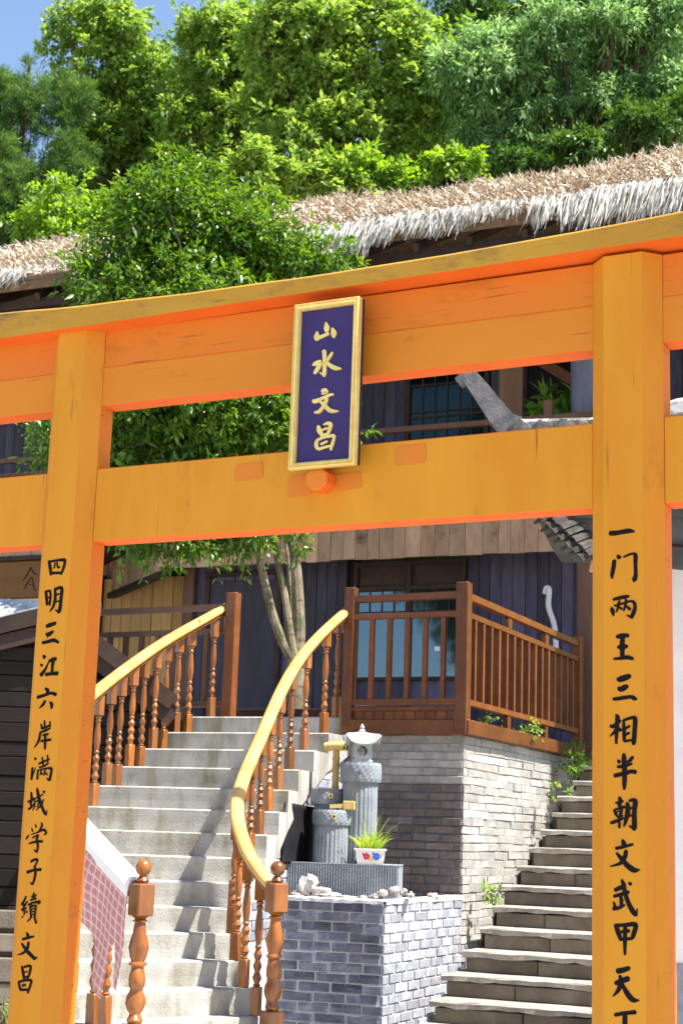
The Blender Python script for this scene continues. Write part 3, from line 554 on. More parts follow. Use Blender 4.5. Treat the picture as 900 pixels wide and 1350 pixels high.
# left (outer) railing
rl1 = thing('stair_railing', 'left-hand stair railing behind the lettered post, two balusters to each step', 'railing', group='railings of the curved staircase')
npL = Vector((-1.03, 9.00)); path = []
HL = [.86,.855,.84,.82,.80,.79,.79,.80,.83,.87,.91,.93,.92,.88]
for i in range(14):
    pr_ = Vector(O_[i]); bkp = Vector(O_[i-1]) if i else Vector(Ob)
    for t in (.60, .13):
        p = pr_.lerp(bkp, t); q = Vector(I_[i]).lerp(Vector(I_[i-1] if i else Ib), t); p = toward(p, q, .075 if i else .16)
        if i >= 12: p = p+Vector((.10,-.04))*(i-11)*.6
        zr = ZT[i]+HL[i]+.155*(t-.13)
        if i == 0: zr = 3.46+.05*(t>.3)
        path.append((p.x, p.y, zr)); link('baluster', bal(zr-.035-ZT[i], .15 if i < 9 else .12), rl1, (p.x, p.y, ZT[i]), (0,0,R(38)+i*.03))
path = [(-.985,13.82,3.545)]+path
newel(rl1, (npL.x, npL.y, zb), R(38)); path.append((npL.x-.03, npL.y+.05, 1.27))
spL_ = spline(relax([path[0]]+path[2:-1:2]+[path[-1]], 2), 6); spL = [(*p, .98) for p in spL_]
MB().sweep(spL, railprof).build('handrail', M['rail'], rl1, smooth=True)
MB().sweep(spL, stripprof).build('rail_underside', M['turned'], rl1)
LEFTRAIL = spL_

# ------------------------------------------------------------------ timber deck with its railings (frame S)
dk = thing('timber_deck', 'red-brown timber deck edge with square posts and slatted railings above the brick wall', 'deck', S.o, S.yaw)
D = M['deckwood']
MB().cbox(-1.05, .075, -.09, .01, 2.437, 2.555, .006).build('edge_beam', D, dk)
MB().cbox(-.03, .075, .012, 3.30, 2.437, 2.555, .006).build('edge_beam', D, dk)
for k in range(28): MB().cbox(-2.4+0*k, -.04, .02+k*.142, .155+k*.142, 2.50, 2.548, .004).build('floor_board', D, dk)
def post(x, y, z0, z1, w=.05, nm='post', m=None): MB().cbox(x-w, x+w, y-w, y+w, z0, z1, .006).build(nm, m or D, dk)
post(.0, -.05, 2.44, 3.665, .053); post(-1.0, -.05, 2.50, 3.655, .045); post(.02, 3.22, 2.45, 3.64, .045)
def hrail(p, q, w_, h): MB().bar(p, q, w_, h).build('rail', D, dk)
hrail((-.955,-.05,3.555),(-.053,-.05,3.565),.07,.055); hrail((-.955,-.05,3.405),(-.053,-.05,3.41),.06,.045); hrail((-.955,-.05,2.695),(-.053,-.05,2.70),.065,.05); hrail((-.955,-.05,2.64),(-.053,-.05,2.645),.045,.03)
for k in range(5): MB().cbox(-.80+k*.158-.02, -.80+k*.158+.02, -.075, -.03, 2.722, 3.385, .003).build('slat', D, dk)
for k in range(10): MB().cbox(-.945+k*.0905, -.945+k*.0905+.086, -.052, -.035, 2.556, 2.627, .003).build('skirt_board', D, dk)
hrail((.01,.003,3.555),(.01,3.17,3.565),.07,.055); hrail((.0,.003,3.405),(.0,3.17,3.41),.08,.045); hrail((.01,.003,2.70),(.01,3.17,2.70),.065,.045)
for k in range(15): y = .16+k*.205; MB().cbox(-.045, .036, y-.020, y+.020, 2.72, 3.385, .003).build('slat', D, dk)
for y in (1.05, 2.15): MB().cbox(-.015,.035,y-.05,y+.05,3.43,3.528,.004).build('spacer', D, dk); MB().cbox(-.015,.035,y-.04,y+.04,2.556,2.678,.004).build('spacer', D, dk)
# left arm of the deck railing, behind the staircase
post(-2.17, .05, 2.50, 3.665, .05); DW = M['dullwood']
for (z, w_, h) in ((3.545,.065,.05),(3.335,.055,.045),(2.70,.06,.05)): MB().bar((-2.22,.05,z),(-4.9,.05,z-.03),w_,h).build('rail', DW, dk)
for k in range(14): x = -2.42-k*.165; MB().cbox(x-.022,x+.022,.03,.07,2.72,3.32,.003).build('slat', DW, dk)
MB().cbox(-5.0,-2.25,.02,.12,2.44,2.56,.005).build('edge_beam', DW, dk)
# planter at the tree foot
pl = thing('timber_planter', 'low brown timber planter holding the foot of the tree', 'planter', tuple(S.w(-2.0,1.15,2.55)), S.yaw)
for (a,b_,c,d) in ((-.55,.55,-.35,-.31),(-.55,.55,.31,.35),(-.55,-.51,-.31,.31),(.51,.55,-.31,.31)): MB().cbox(a,b_,c,d,0,.17,.004).build('side_board', M['brownbeam'], pl)
MB().box(-.51,.51,-.31,.31,0,.12).build('soil', M['soil'], pl)

# ------------------------------------------------------------------ timber house (frame S)
hs = thing('timber_house', 'dark stained two-storey timber house with thatched roof and upper balcony', 'house', S.o, S.yaw)
# ground floor planks
WX0, WX1, WZ0, WZ1 = -2.78, -1.45, 2.95, 4.63
x = -4.80; pk = 0
MB().box(-4.85, WX0, 4.035, 4.2, 2.45, 5.0).box(WX1, .0, 4.035, 4.2, 2.45, 5.0).box(WX0, WX1, 4.035, 4.2, 2.45, WZ0).build('wall_core', M['black'], hs)
while x < -.12:
    wd = .128+rnd.uniform(-.012,.012); xe = min(x+wd, -.11)
    purple = x > WX1 or x < -4.2 or (-3.55 < x < -3.4)
    mt = M['wallwood'] if (x > WX1-.02 or x < -3.62) else M['wallwood2']
    y0 = 4.0+rnd.uniform(-.004,.004)
    if xe > WX0 and x < WX1:
        MB().cbox(x+.003, xe-.003, y0, y0+.03, 2.45, WZ0-.01, .004).build('wall_plank', mt, hs)
    else: MB().cbox(x+.003, xe-.003, y0, y0+.03, 2.45, 4.98, .004).build('wall_plank', mt, hs)
    x = xe
# door in the left part of the wall
dr = MB().cbox(-4.60,-3.72,3.975,3.998,2.50,4.47,.005).build('door', M['wallwood2'], hs)
for (a,b_,c,d) in ((-4.66,-4.60,2.50,4.53),(-3.72,-3.66,2.50,4.53)): MB().cbox(a,b_,3.95,3.998,c,d,.004).build('door_frame', M['brownbeam'], dr)
MB().cbox(-4.66,-3.66,3.948,3.998,4.532,4.58,.004).build('door_frame', M['brownbeam'], dr)
# window
glass = bpy.data.materials.new('tinted_window_glass'); glass.use_nodes = True
q = glass.node_tree.nodes['Principled BSDF']; q.inputs['Base Color'].default_value = (.11,.155,.19,1); q.inputs['Metallic'].default_value = .9; q.inputs['Roughness'].default_value = .06
wf = MB()
for (a,b_,c,d) in ((WX0,WX0+.05,WZ0,WZ1),(WX1-.05,WX1,WZ0,WZ1),(-2.145,-2.085,WZ0,WZ1),(WX0+.05,-2.145,WZ1-.05,WZ1),(-2.085,WX1-.05,WZ1-.05,WZ1),(WX0+.05,-2.145,4.30,4.35),(-2.085,WX1-.05,4.30,4.35),(WX0+.05,-2.145,3.30,3.34),(-2.085,WX1-.05,3.30,3.34)): wf.cbox(a,b_,3.97,4.03,c,d,.004)
wo = wf.build('window', M['brownbeam'], hs)
for (a,b_) in ((WX0+.05,-2.145),(-2.085,WX1-.05)):
    MB().box(a,b_,4.012,4.02,3.34,4.30).build('pane', glass, wo)
    MB().box(a,b_,4.005,4.02,4.35,WZ1-.05).build('transom_panel', M['brownbeam'], wo)
    MB().box(a,b_,4.005,4.02,WZ0,3.30).build('lower_panel', M['wallwood'], wo)
    g = MB()
    for k in range(1,4): g.box(a+(b_-a)*k/4-.006,a+(b_-a)*k/4+.006,4.000,4.011,4.07,4.30)
    g.box(a,b_,3.999,4.0105,4.18,4.192).box(a,b_,3.999,4.0105,4.058,4.07).build('lattice', M['brownbeam'], wo)
MB().box(-1.80,-1.74,4.004,4.0115,3.62,3.67).build('notice', M['white'], wo)
st_ = MB().cbox(-4.93,-4.80,3.93,4.06,2.45,4.98,.01).build('corner_post', M['dullwood'], hs)
MB().cbox(-.11,.06,3.93,4.10,2.45,4.98,.008).build('corner_post', M['dullwood'], hs)
MB().cbox(-.04,.16,3.38,3.55,2.44,4.62,.01).build('corner_post', M['dullwood'], hs)
# right side wall going back
for k in range(14): MB().cbox(.0,.03,4.11+k*.2,4.30+k*.2,2.45,7.7,.004).build('side_plank', M['wallwood'], hs)
# fascia of upright planks
x = -4.9
while x < 3.2:
    wd = rnd.uniform(.13,.2); MB().cbox(x+.002,x+wd-.002,3.5+rnd.uniform(-.004,.004),3.53,4.575+rnd.uniform(-.012,.006),4.985,.003).build('fascia_plank', M['fascia'], hs); x += wd
MB().cbox(-4.9,3.2,3.47,3.56,4.99,5.05,.006).build('fascia_cap', M['brownbeam'], hs)
MB().box(-4.9,3.2,3.54,4.0,4.94,4.985).build('soffit', M['brownbeam'], hs)
# the fascia turns back on the left
A, B_ = S.w(-4.9,3.5), at(60, 735, 21.5); A = Vector((-4.9,3.5,0)); Bq = Vector((-7.3,5.6,0)); dv = (Bq-A); L_ = dv.length; dv.normalize(); an = math.atan2(-dv.y,-dv.x)
k = 0.
while k < L_:
    wd = rnd.uniform(.14,.2); p = A+dv*(k+wd/2); o = MB().cbox(-wd/2+.002,wd/2-.002,0,.03,4.575,4.985,.003).build('fascia_plank', M['fascia'], hs, loc=(p.x,p.y,0), rot=(0,0,an)); k += wd
MB().bar((A.x,A.y,4.53),(Bq.x,Bq.y,4.53),.08,.07).build('fascia_rail', M['brownbeam'], hs)
# yellow pine wall of the left wing
for k in range(13):
    x = -6.75+k*.15; MB().cbox(x+.003,x+.147,5.0+rnd.uniform(-.004,.004),5.03,2.45,4.75,.004).build('pine_plank', M['yellowwood'], hs)
MB().cbox(-6.85,-6.72,4.9,5.05,2.45,4.8,.006).build('corner_post', M['brownbeam'], hs)
MB().box(-9.5,-6.86,5.3,5.4,2.45,4.75).build('wing_wall', M['wallwood2'], hs)
# far left wing fascia and painted soffit board
x = -9.6
while x < -6.35:
    wd = rnd.uniform(.17,.24); MB().cbox(x+.002,x+wd-.002,3.0,3.03,4.70,4.95,.003).build('fascia_plank', M['fascia'], hs); x += wd
MB().cbox(-9.6,-6.2,2.97,3.06,4.645,4.695,.005).build('fascia_rail', M['brownbeam'], hs)
sb = MB().cbox(-9.6,-6.2,3.02,3.06,4.20,4.64,.004).build('painted_board', mat('varnished_board', (.17,.075,.018), .5, (.13,.055,.014), 4, (.3,1,1), vary=.1), hs)
MB().cbox(-9.6,-6.2,2.99,3.07,4.05,4.19,.005).build('board_ledge', M['yellowwood'], hs)
b = MB()
for ptsx in ([(-6.46,4.56,8),(-6.50,4.48,10),(-6.56,4.40,5)],[(-6.46,4.56,7),(-6.42,4.50,10),(-6.36,4.47,5)],[(-6.44,4.45,6),(-6.50,4.36,10),(-6.54,4.30,4)],[(-6.43,4.44,6),(-6.40,4.34,9),(-6.37,4.28,4)],[(-6.47,4.36,5),(-6.41,4.35,5)]):
    brush(b, [(p[0]*1000,p[1]*1000,p[2]*1.6) for p in ptsx], 3.0175, .002)
b.build('painted_leaves', M['ink'], sb)
# first-floor slab and balcony
MB().box(-9.6,3.2,3.57,7.5,4.99,5.06).build('upper_floor', M['brownbeam'], hs)
for (z, w_) in ((6.03,.07),(5.85,.05),(5.18,.05)): MB().bar((-9.6,3.62,z),(3.1,3.62,z),w_,w_*.8).build('balcony_rail', M['dullwood'], hs)
for k in range(0, 78): x = -9.5+k*.16; MB().box(x-.015,x+.015,3.605,3.635,5.20,5.83).build('baluster', M['dullwood'], hs)
for x in (-9.0,-6.5,-4.6,-.42,1.6): MB().cbox(x-.045,x+.045,3.58,3.67,5.06,6.22,.004).build('balcony_post', M['dullwood'], hs)
for x in (-4.4,-.10,2.6):
    MB().lathe([(.135,5.06),(.14,5.3),(.138,6.5),(.13,8.0)], 14, (x,3.84,0)).build('round_column', mat('grey_blue_column%d' % (x > 0), (.16,.165,.22), .6, (.10,.10,.13), 4, (1,1,.3), .2, 40) if x != 2.6 else M['dullwood'], hs, smooth=True)
# upper wall: planks, posts, lattice window
x = -9.5
MB().box(-9.6,3.2,5.04,5.2,5.06,8.2).build('wall_core', M['black'], hs)
while x < 3.1:
    wd = .15; 
    if not (-2.62 < x+wd/2 < -1.55) and not (-1.12 < x+wd/2 < -.4): MB().cbox(x+.003,x+wd-.003,5.0+rnd.uniform(-.004,.004),5.03,5.06,8.0,.004).build('wall_plank', M['wallwood2'], hs)
    x += wd
wo2 = MB()
for (a,b_,c,d) in ((-2.62,-2.56,5.5,7.6),(-1.62,-1.56,5.5,7.6),(-2.56,-1.62,7.1,7.16),(-2.56,-1.62,7.54,7.6),(-2.56,-1.62,5.5,5.58)): wo2.cbox(a,b_,4.97,5.03,c,d,.004)
wo2 = wo2.build('window', M['brownbeam'], hs)
dglass = bpy.data.materials.new('dark_window_glass'); dglass.use_nodes = True
q = dglass.node_tree.nodes['Principled BSDF']; q.inputs['Base Color'].default_value = (.018,.032,.034,1); q.inputs['Metallic'].default_value = .85; q.inputs['Roughness'].default_value = .08
MB().box(-2.56,-1.62,5.01,5.02,5.58,7.54).build('pane', dglass, wo2)
g = MB()
for k in range(1,6): g.box(-2.56+.94*k/6-.008,-2.56+.94*k/6+.008,4.992,5.008,5.58,7.1)
for z in (6.0,6.55,6.62,6.95): g.box(-2.56,-1.62,4.990,5.006,z-.007,z+.007)
g.build('lattice', M['brownbeam'], wo2)
MB().cbox(-1.42,-1.13,4.93,5.02,5.06,8.0,.006).build('wall_post', mat('warm_wood_post', (.30,.17,.10), .55, (.22,.11,.065), 4, (1,1,.3), grain=.3), hs)
MB().cbox(-1.12,-.40,5.00,5.03,7.22,8.0,.004).build('lintel', M['brownbeam'], hs)
MB().bar((-1.05,4.96,7.20),(-.42,4.6,6.72),.1,.12).build('brace', M['deckwood'], hs)

# ------------------------------------------------------------------ thatched roof (part of the house)
def tri_strips(name, mats, P, Dr, W, parent, mi=None):
    """many thin tapering strips: base points P, vectors Dr, widths W"""
    P, Dr, W = np.array(P), np.array(Dr), np.array(W)[:,None]
    side = np.cross(Dr, np.random.RandomState(4).normal(size=P.shape)); side /= np.linalg.norm(side, axis=1)[:,None]
    sag = np.array([0,0,-1.])*np.linalg.norm(Dr,axis=1)[:,None]*.12
    v = np.stack([P-side*W/2, P+side*W/2, P+Dr*.55+side*W*.45-sag*.5, P+Dr*.55-side*W*.45-sag*.5, P+Dr+side*W*.12, P+Dr-side*W*.12], 1)
    n = len(P); me = bpy.data.meshes.new(name); base = np.arange(n)[:,None]*6
    f = np.concatenate([base+np.array([0,1,2,3]), base+np.array([3,2,4,5])], 1).reshape(-1,4)
    me.vertices.add(n*6); me.vertices.foreach_set('co', v.reshape(-1)); me.loops.add(n*8); me.loops.foreach_set('vertex_index', f.reshape(-1))
    me.polygons.add(n*2); me.polygons.foreach_set('loop_start', np.arange(0, n*8, 4)); me.update(calc_edges=True)
    me.materials.append(mats); return link(name, me, parent)
EY, EZ, RY, RZ = 2.55, 8.05, 5.05, 9.42
def ridge_z(x): return RZ + .05*math.sin(x*1.3) + .03*math.sin(x*3.1)
rb = MB(); xs = [-10.5+i*.25 for i in range(62)]
NL = 9
for i, x in enumerate(xs):
    for j in range(NL+1):
        t = j/NL; y = EY+(RY-EY)*t; z = EZ-.06+(ridge_z(x)-EZ)*t + .10*math.sin(t*math.pi)+.03*math.sin(x*2.3+t*5)
        rb.v.append((x,y,z))
    for j in range(NL+1):
        t = j/NL; rb.v.append((x,EY+.02+(RY-EY)*t,EZ-.24+(ridge_z(x)-EZ)*t))
    rb.v += [(x,RY+2.5,EZ-.2),(x,RY+2.5,EZ-.3)]
    n = 2*(NL+1)+2
    if i:
        o = (i-1)*n
        for j in range(NL): rb.f.append((o+j,o+j+1,o+n+j+1,o+n+j)); rb.f.append((o+NL+1+j,o+n+NL+1+j,o+n+NL+2+j,o+NL+2+j))
        rb.f.append((o,o+n,o+n+NL+1,o+NL+1)); rb.f.append((o+NL,o+2*NL+2,o+n+2*NL+2,o+n+NL)); 
rb.m = [0]*len(rb.f)
roof = rb.build('roof', M['thatchbase'], hs)
rs = np.random.RandomState(11)
n = 30000; X = rs.uniform(-10.5, 4.6, n); T_ = rs.uniform(0,1.03,n)**.9
Yp = EY+(RY-EY)*T_; Zp = EZ-.05+np.array([(ridge_z(x)-EZ)*t+.10*math.sin(min(t,1)*math.pi)+.03*math.sin(x*2.3+t*5) for x,t in zip(X,T_)])
P = np.stack([X,Yp,Zp+rs.uniform(0,.03,n)],1)
Dr = np.stack([rs.normal(0,.05,n), -rs.uniform(.03,.13,n), rs.normal(.0,.045,n)],1)
stuff(tri_strips('thatch', M['thatch'], P, Dr, rs.uniform(.008,.034,n), roof))
# ragged ridge tufts
n = 2500; X = rs.uniform(-10.5,4.6,n); P = np.stack([X, RY+rs.uniform(-.15,.1,n), np.array([ridge_z(x) for x in X])+rs.uniform(-.05,.03,n)],1)
stuff(tri_strips('ridge_tufts', M['thatch'], P, np.stack([rs.normal(0,.07,n), rs.normal(-.05,.05,n), rs.uniform(0,.10,n)],1), rs.uniform(.008,.02,n), roof))
# hanging fringe in bunches along the eave
P = []; Dr = []; Wd = []
def fr_amt(x):
    a = .30+.10*math.sin(x*2.1)+.06*math.sin(x*5.3+1)
    if -6.55 < x < -5.7: a *= .12
    if -.42 < x < -.26: a *= .3
    if x > -.26: a *= 1.15
    if x < -6.9: a *= 1.1
    return a
bx = [rs.uniform(-9.5,4.4) for _ in range(620)]
for cx in bx:
    amt = fr_amt(cx)
    if amt < .1 and rs.rand() < .8: continue
    ln = amt*rs.uniform(.55,1.15); lean = rs.normal(-.18,.12)
    for _ in range(rs.randint(14,26)):
        x = cx+rs.normal(0,.05); P.append((x, EY-.02+rs.uniform(-.05,.06), EZ+rs.uniform(-.06,.04)))
        l = ln*rs.uniform(.6,1.1); Dr.append((lean*l+rs.normal(0,.03), -rs.uniform(.12,.42)*l, -l*rs.uniform(.75,1.))); Wd.append(rs.uniform(.008,.02))
stuff(tri_strips('eave_fringe', M['fringe'], P, Dr, Wd, roof))
for x in [-10+.6*i for i in range(24)]: MB().bar((x,EY+.12,EZ-.30),(x,5.0,EZ+.95),.06,.09).build('rafter', M['brownbeam'], roof)
MB().bar((-10.5,EY+.22,EZ-.35),(4.5,EY+.22,EZ-.35),.09,.11).build('eave_beam', M['brownbeam'], roof)
MB().bar((-8.2,EY+.02,EZ-.13),(-5.6,EY+.02,EZ-.11),.03,.05).build('eave_batten', M['greyboard'], roof)

# ------------------------------------------------------------------ right stone steps (frame S)
rst = thing('stone_steps', 'rough stone block steps climbing beside the brick wall behind the right gate post', 'steps', S.o, S.yaw)
for i in range(-3, 14):
    z = .524+.15*i; y = -1.395+.315*i; xl = .32+rnd.uniform(-.035,.03); xr = 1.62
    nose = rnd.uniform(.010,.03)
    b = MB(); N = 14; r = random.Random(i+50)
    top = []
    for k in range(N+1):
        x = xl-.03+(xr-xl+.03)*k/N; j = r.uniform(-.016,.008); top.append([(x,y-nose+j,z-.042+r.uniform(-.010,.008)),(x,y-nose+j*1.2,z-.008+r.uniform(-.006,.004)),(x,y-nose+.015,z+r.uniform(-.002,.003)),(x,y+.34,z),(x,y+.34,z-.045)])
    for t in top: b.v += t
    for k in range(N):
        for j in range(5): b.f.append((k*5+j,k*5+(j+1)%5,(k+1)*5+(j+1)%5,(k+1)*5+j)); b.m.append(0)
    b.f += [tuple(range(4,-1,-1)), tuple(N*5+j for j in range(5))]; b.m += [0,0]
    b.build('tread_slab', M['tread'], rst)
    xs_ = [xl]; 
    while xs_[-1] < xr-.3: xs_.append(xs_[-1]+rnd.uniform(.35,.75))
    xs_[-1] = xr
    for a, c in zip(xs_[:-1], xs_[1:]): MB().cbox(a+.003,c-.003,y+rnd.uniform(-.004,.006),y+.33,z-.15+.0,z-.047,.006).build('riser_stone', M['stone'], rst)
MB().box(.30,1.62,-1.39+.0,3.0,0,.30).build('rubble_fill', M['stone'], rst)
gb = MB()
for i in range(4,14): gb.box(.015,.30,-1.38+.315*i,-1.38+.315*(i+1),0,.524+.15*i-.5)
gb.build('side_gutter', M['stone'], rst)

# ------------------------------------------------------------------ right white building with tiled roof
BF = Frame((1.73, 9.45), -13)
bd = thing('white_plaster_building', 'white plastered building with grey skirting and an old upturned tiled roof, right of the gate', 'building', (BF.o.x, BF.o.y, .232), BF.yaw); bd.scale = (.855,)*3
MB().box(.05,4,0,.9,.85,3.71).build('wall', M['whiteplaster'], bd)
MB().box(.035,4,-.012,.91,-.27,.848).build('skirting', M['greyplaster'], bd)
MB().box(.03,4,-.03,.92,3.712,4.05).build('eave_band', M['brownbeam'], bd)
# gable ends (boards), roof planes
RZB, EZB, DEP = 4.66, 3.86, .87
def roofpt(x, t, front=True):              # t 0 at eave, 1 at ridge
    y = -.52+t*DEP if front else -.52+2*DEP-t*DEP
    z = EZB+(RZB-EZB)*(t**1.25); return (x-(.36*t if x < 0 else 0), y, z)
b = MB(); XL, XR = -.56, 4.2
for fr in (True, False):
    n0 = len(b.v); K = 6
    for x in (XL, XR):
        for j in range(K+1): b.v.append(roofpt(x, j/K, fr))
        for j in range(K+1): q = roofpt(x, j/K, fr); b.v.append((q[0],q[1],q[2]-.07))
    m = 2*(K+1)
    for j in range(K): b.f += [(n0+j,n0+j+1,n0+m+j+1,n0+m+j),(n0+K+1+j,n0+m+K+1+j,n0+m+K+2+j,n0+K+2+j),(n0+j,n0+K+1+j,n0+K+2+j,n0+j+1)]
    b.f += [(n0,n0+m,n0+m+K+1,n0+K+1)]
b.m = [0]*len(b.f); rf = b.build('roof', M['greyboard'], bd)
# tiles: arched rows running down the slope, front plane; the nearest columns singly
tm = []
for k in range(5):
    t = MB(); r = random.Random(k); N = 5; W_ = .085; Lt = .17
    vs = []
    for (yy, zz, s_) in ((0,0,1.),(Lt,.012,.95)):
        for i in range(N+1): a = math.pi*i/N; vs.append((math.cos(a)*W_*s_+r.uniform(-.004,.004), yy+r.uniform(-.006,.006), math.sin(a)*.045+zz+r.uniform(-.003,.003)))
        for i in range(N+1): a = math.pi*i/N; vs.append((math.cos(a)*(W_-.014)*s_, yy, math.sin(a)*.032+zz))
    n = 2*(N+1)
    fs = [(i,i+1,n+i+1,n+i) for i in range(N)]+[(N+1+i,n+N+1+i,n+N+2+i,N+2+i) for i in range(N)]+[(i,N+1+i,N+2+i,i+1) for i in range(N)]+[(n+i,n+i+1,n+N+2+i,n+N+1+i) for i in range(N)]
    tm.append(t.add(vs, fs).mesh('roof_tile', M['tile']))
for c in range(13):
    x = XL+.08+c*.165
    for j in range(9):
        t0 = j/9; p = roofpt(x, t0); p2 = roofpt(x, t0+1/9); pitch = math.atan2(p2[2]-p[2], p2[1]-p[1])
        if c > 13 and j > 3: continue
        o = link('roof_tile', tm[(c*7+j*3)%5], rf, (p[0], p[1]-.03, p[2]+.006+rnd.uniform(-.004,.006)), (pitch-.06+rnd.uniform(-.03,.03), 0, rnd.uniform(-.05,.05)))
# stacked broken tiles hanging over the gable's eave corner, and weathered boards behind them
for j in range(7):
    for s_ in range(2):
        link('roof_tile', tm[(j+s_)%5], rf, (XL+.02+j*.045-s_*.05, -.56-.01*s_, 3.80-j*.045-s_*.03), (.35+.1*s_, rnd.uniform(-.12,.12)+.25, -.75+rnd.uniform(-.12,.12)))
MB().prism([(-.36,3.86),(-.30,3.62),(-.20,3.50),(.55,3.42),(.55,3.90)], -.50, -.46, axis='y').build('gable_board', M['greyboard'], bd)
MB().bar((-.26,-.52,3.62),(.6,-.52,3.585),.05,.012).build('board_batten', M['black'], bd)
MB().bar((-.22,-.44,3.47),(.12,-.44,3.40),.06,.07).build('eave_rail', M['fascia'], bd)
# ridge with upturned end
def ridge_pt(x): return 4.76 if x < -.25 else 4.76+.125*min(1,(x+.25)/.6)**1.5+.16*max(0,x-.35)
b = MB(); K = 30; path = []
for i in range(K+1):
    x = 3.9-(3.9+.92)*i/K; path.append((x, .35, ridge_pt(x)-.075, .8))
b.sweep(path, [(-.07,-.09),(-.075,.02),(-.05,.05),(.05,.05),(.075,.02),(.07,-.09)]); b.build('ridge', M['limewash'], bd, smooth=False)
hornp = [(x+.03, .35, z-.055, w) for x, y, z, w in [(-.82,.55,4.73,1.1),(-.92,.55,4.74,1.5),(-.99,.55,4.82,1.45),(-1.06,.55,4.92,1.3),(-1.13,.55,5.02,1.2),(-1.19,.55,5.10,1.1),(-1.22,.55,5.135,1.05)]]
hm = mat('weathered_horn_tile', (.20,.19,.19), .85, (.10,.095,.10), 9, bump=.5, stain=((.42,.38,.28), 6., .56, .66))
b = MB().sweep(hornp, [(-.05,-.058),(-.05,.058),(.05,.058),(.05,-.058)]); b.sweep([(-1.155,.35,5.065,1.2),(-1.22,.35,5.075,1.2),(-1.27,.35,5.03,1.)], [(-.045,-.035),(-.045,.04),(.045,.04),(.045,-.035)]); b.build('ridge_horn', hm, bd)

# ------------------------------------------------------------------ left cabin
CF = Frame((-2.33, 13.10), 4)
cb = thing('dark_board_cabin', 'low dark cabin of horizontal boards behind the left gate post', 'cabin', CF.o, CF.yaw)
PZ, HWl, HWr, SL = 3.34, 3.0, .88, .52
MB().prism([(-HWl,0),(HWr,0),(HWr,PZ-HWr*.70-.1),(.0,PZ-.12),(-HWl,PZ-HWl*SL*.55-.1)], .03, .6, axis='y').build('core', M['black'], cb)
z = 0.02; 
while z < 3.1:
    h = .135+rnd.uniform(-.02,.02); hr = min(HWr, (PZ-.15-z-h)/.70); hl = min(HWl, max(.1,(PZ-.15-z-h)/.29))
    if hr > .08: MB().cbox(-hl,hr,0+rnd.uniform(-.006,.006),.03,z+.004,z+h-.004,.004).build('wall_board', M['cabin'], cb)
    z += h
for k, (dz, th, yy) in enumerate(((0,.13,-.12),(-.14,.12,-.09))):
    MB().bar((-HWl,yy,PZ-HWl*.29+dz),(0.0,yy,PZ+dz),.035,th).build('bargeboard', M['brownbeam'], cb)
    MB().bar((0.0,yy-.002,PZ+dz),(HWr+.12,yy-.002,PZ-(HWr+.12)*.70+dz),.035,th).build('bargeboard', M['brownbeam'], cb)
b = MB().prism([(-HWl,PZ-HWl*.29+.03),(0,PZ+.05),(HWr+.12,PZ-(HWr+.12)*.7+.03),(HWr+.12,PZ-(HWr+.12)*.7+.055),(0,PZ+.085),(-HWl,PZ-HWl*.29+.06)], -.13, .6, axis='y'); b.build('roof_slab', M['slate'], cb)
b = MB().add([(-3.2,-.05,2.75),(.3,.1,3.0),(.3,.75,3.56),(-3.2,.75,3.54),(-3.2,-.05,2.71),(.3,.1,2.96),(.3,.78,3.50),(-3.2,.78,3.48)], [(0,1,2,3),(7,6,5,4),(0,4,5,1),(1,5,6,2),(2,6,7,3),(3,7,4,0)]); b.build('roof_slab', M['slate'], cb)
# grey plank edging with pale arrises at the very left, low
le = thing('grey_plank_wall', 'weathered grey planks with bright top edges low at the left edge of the picture', 'wall', tuple(at(-40,1280,9.3)*Vector((1,1,0)) if False else (at(-40,1280,9.3).x, at(-40,1280,9.3).y, 0)), R(3))
for k, (z, h, dy) in enumerate(((.50,.11,0),(.62,.11,.01),(.74,.13,0),(.90,.10,.05),(1.03,.10,.05),(.36,.12,0),(.23,.12,.01),(.09,.12,0))):
    MB().cbox(-.8,.55,dy,dy+.06,z,z+h,.006).build('plank', M['stone'], le)

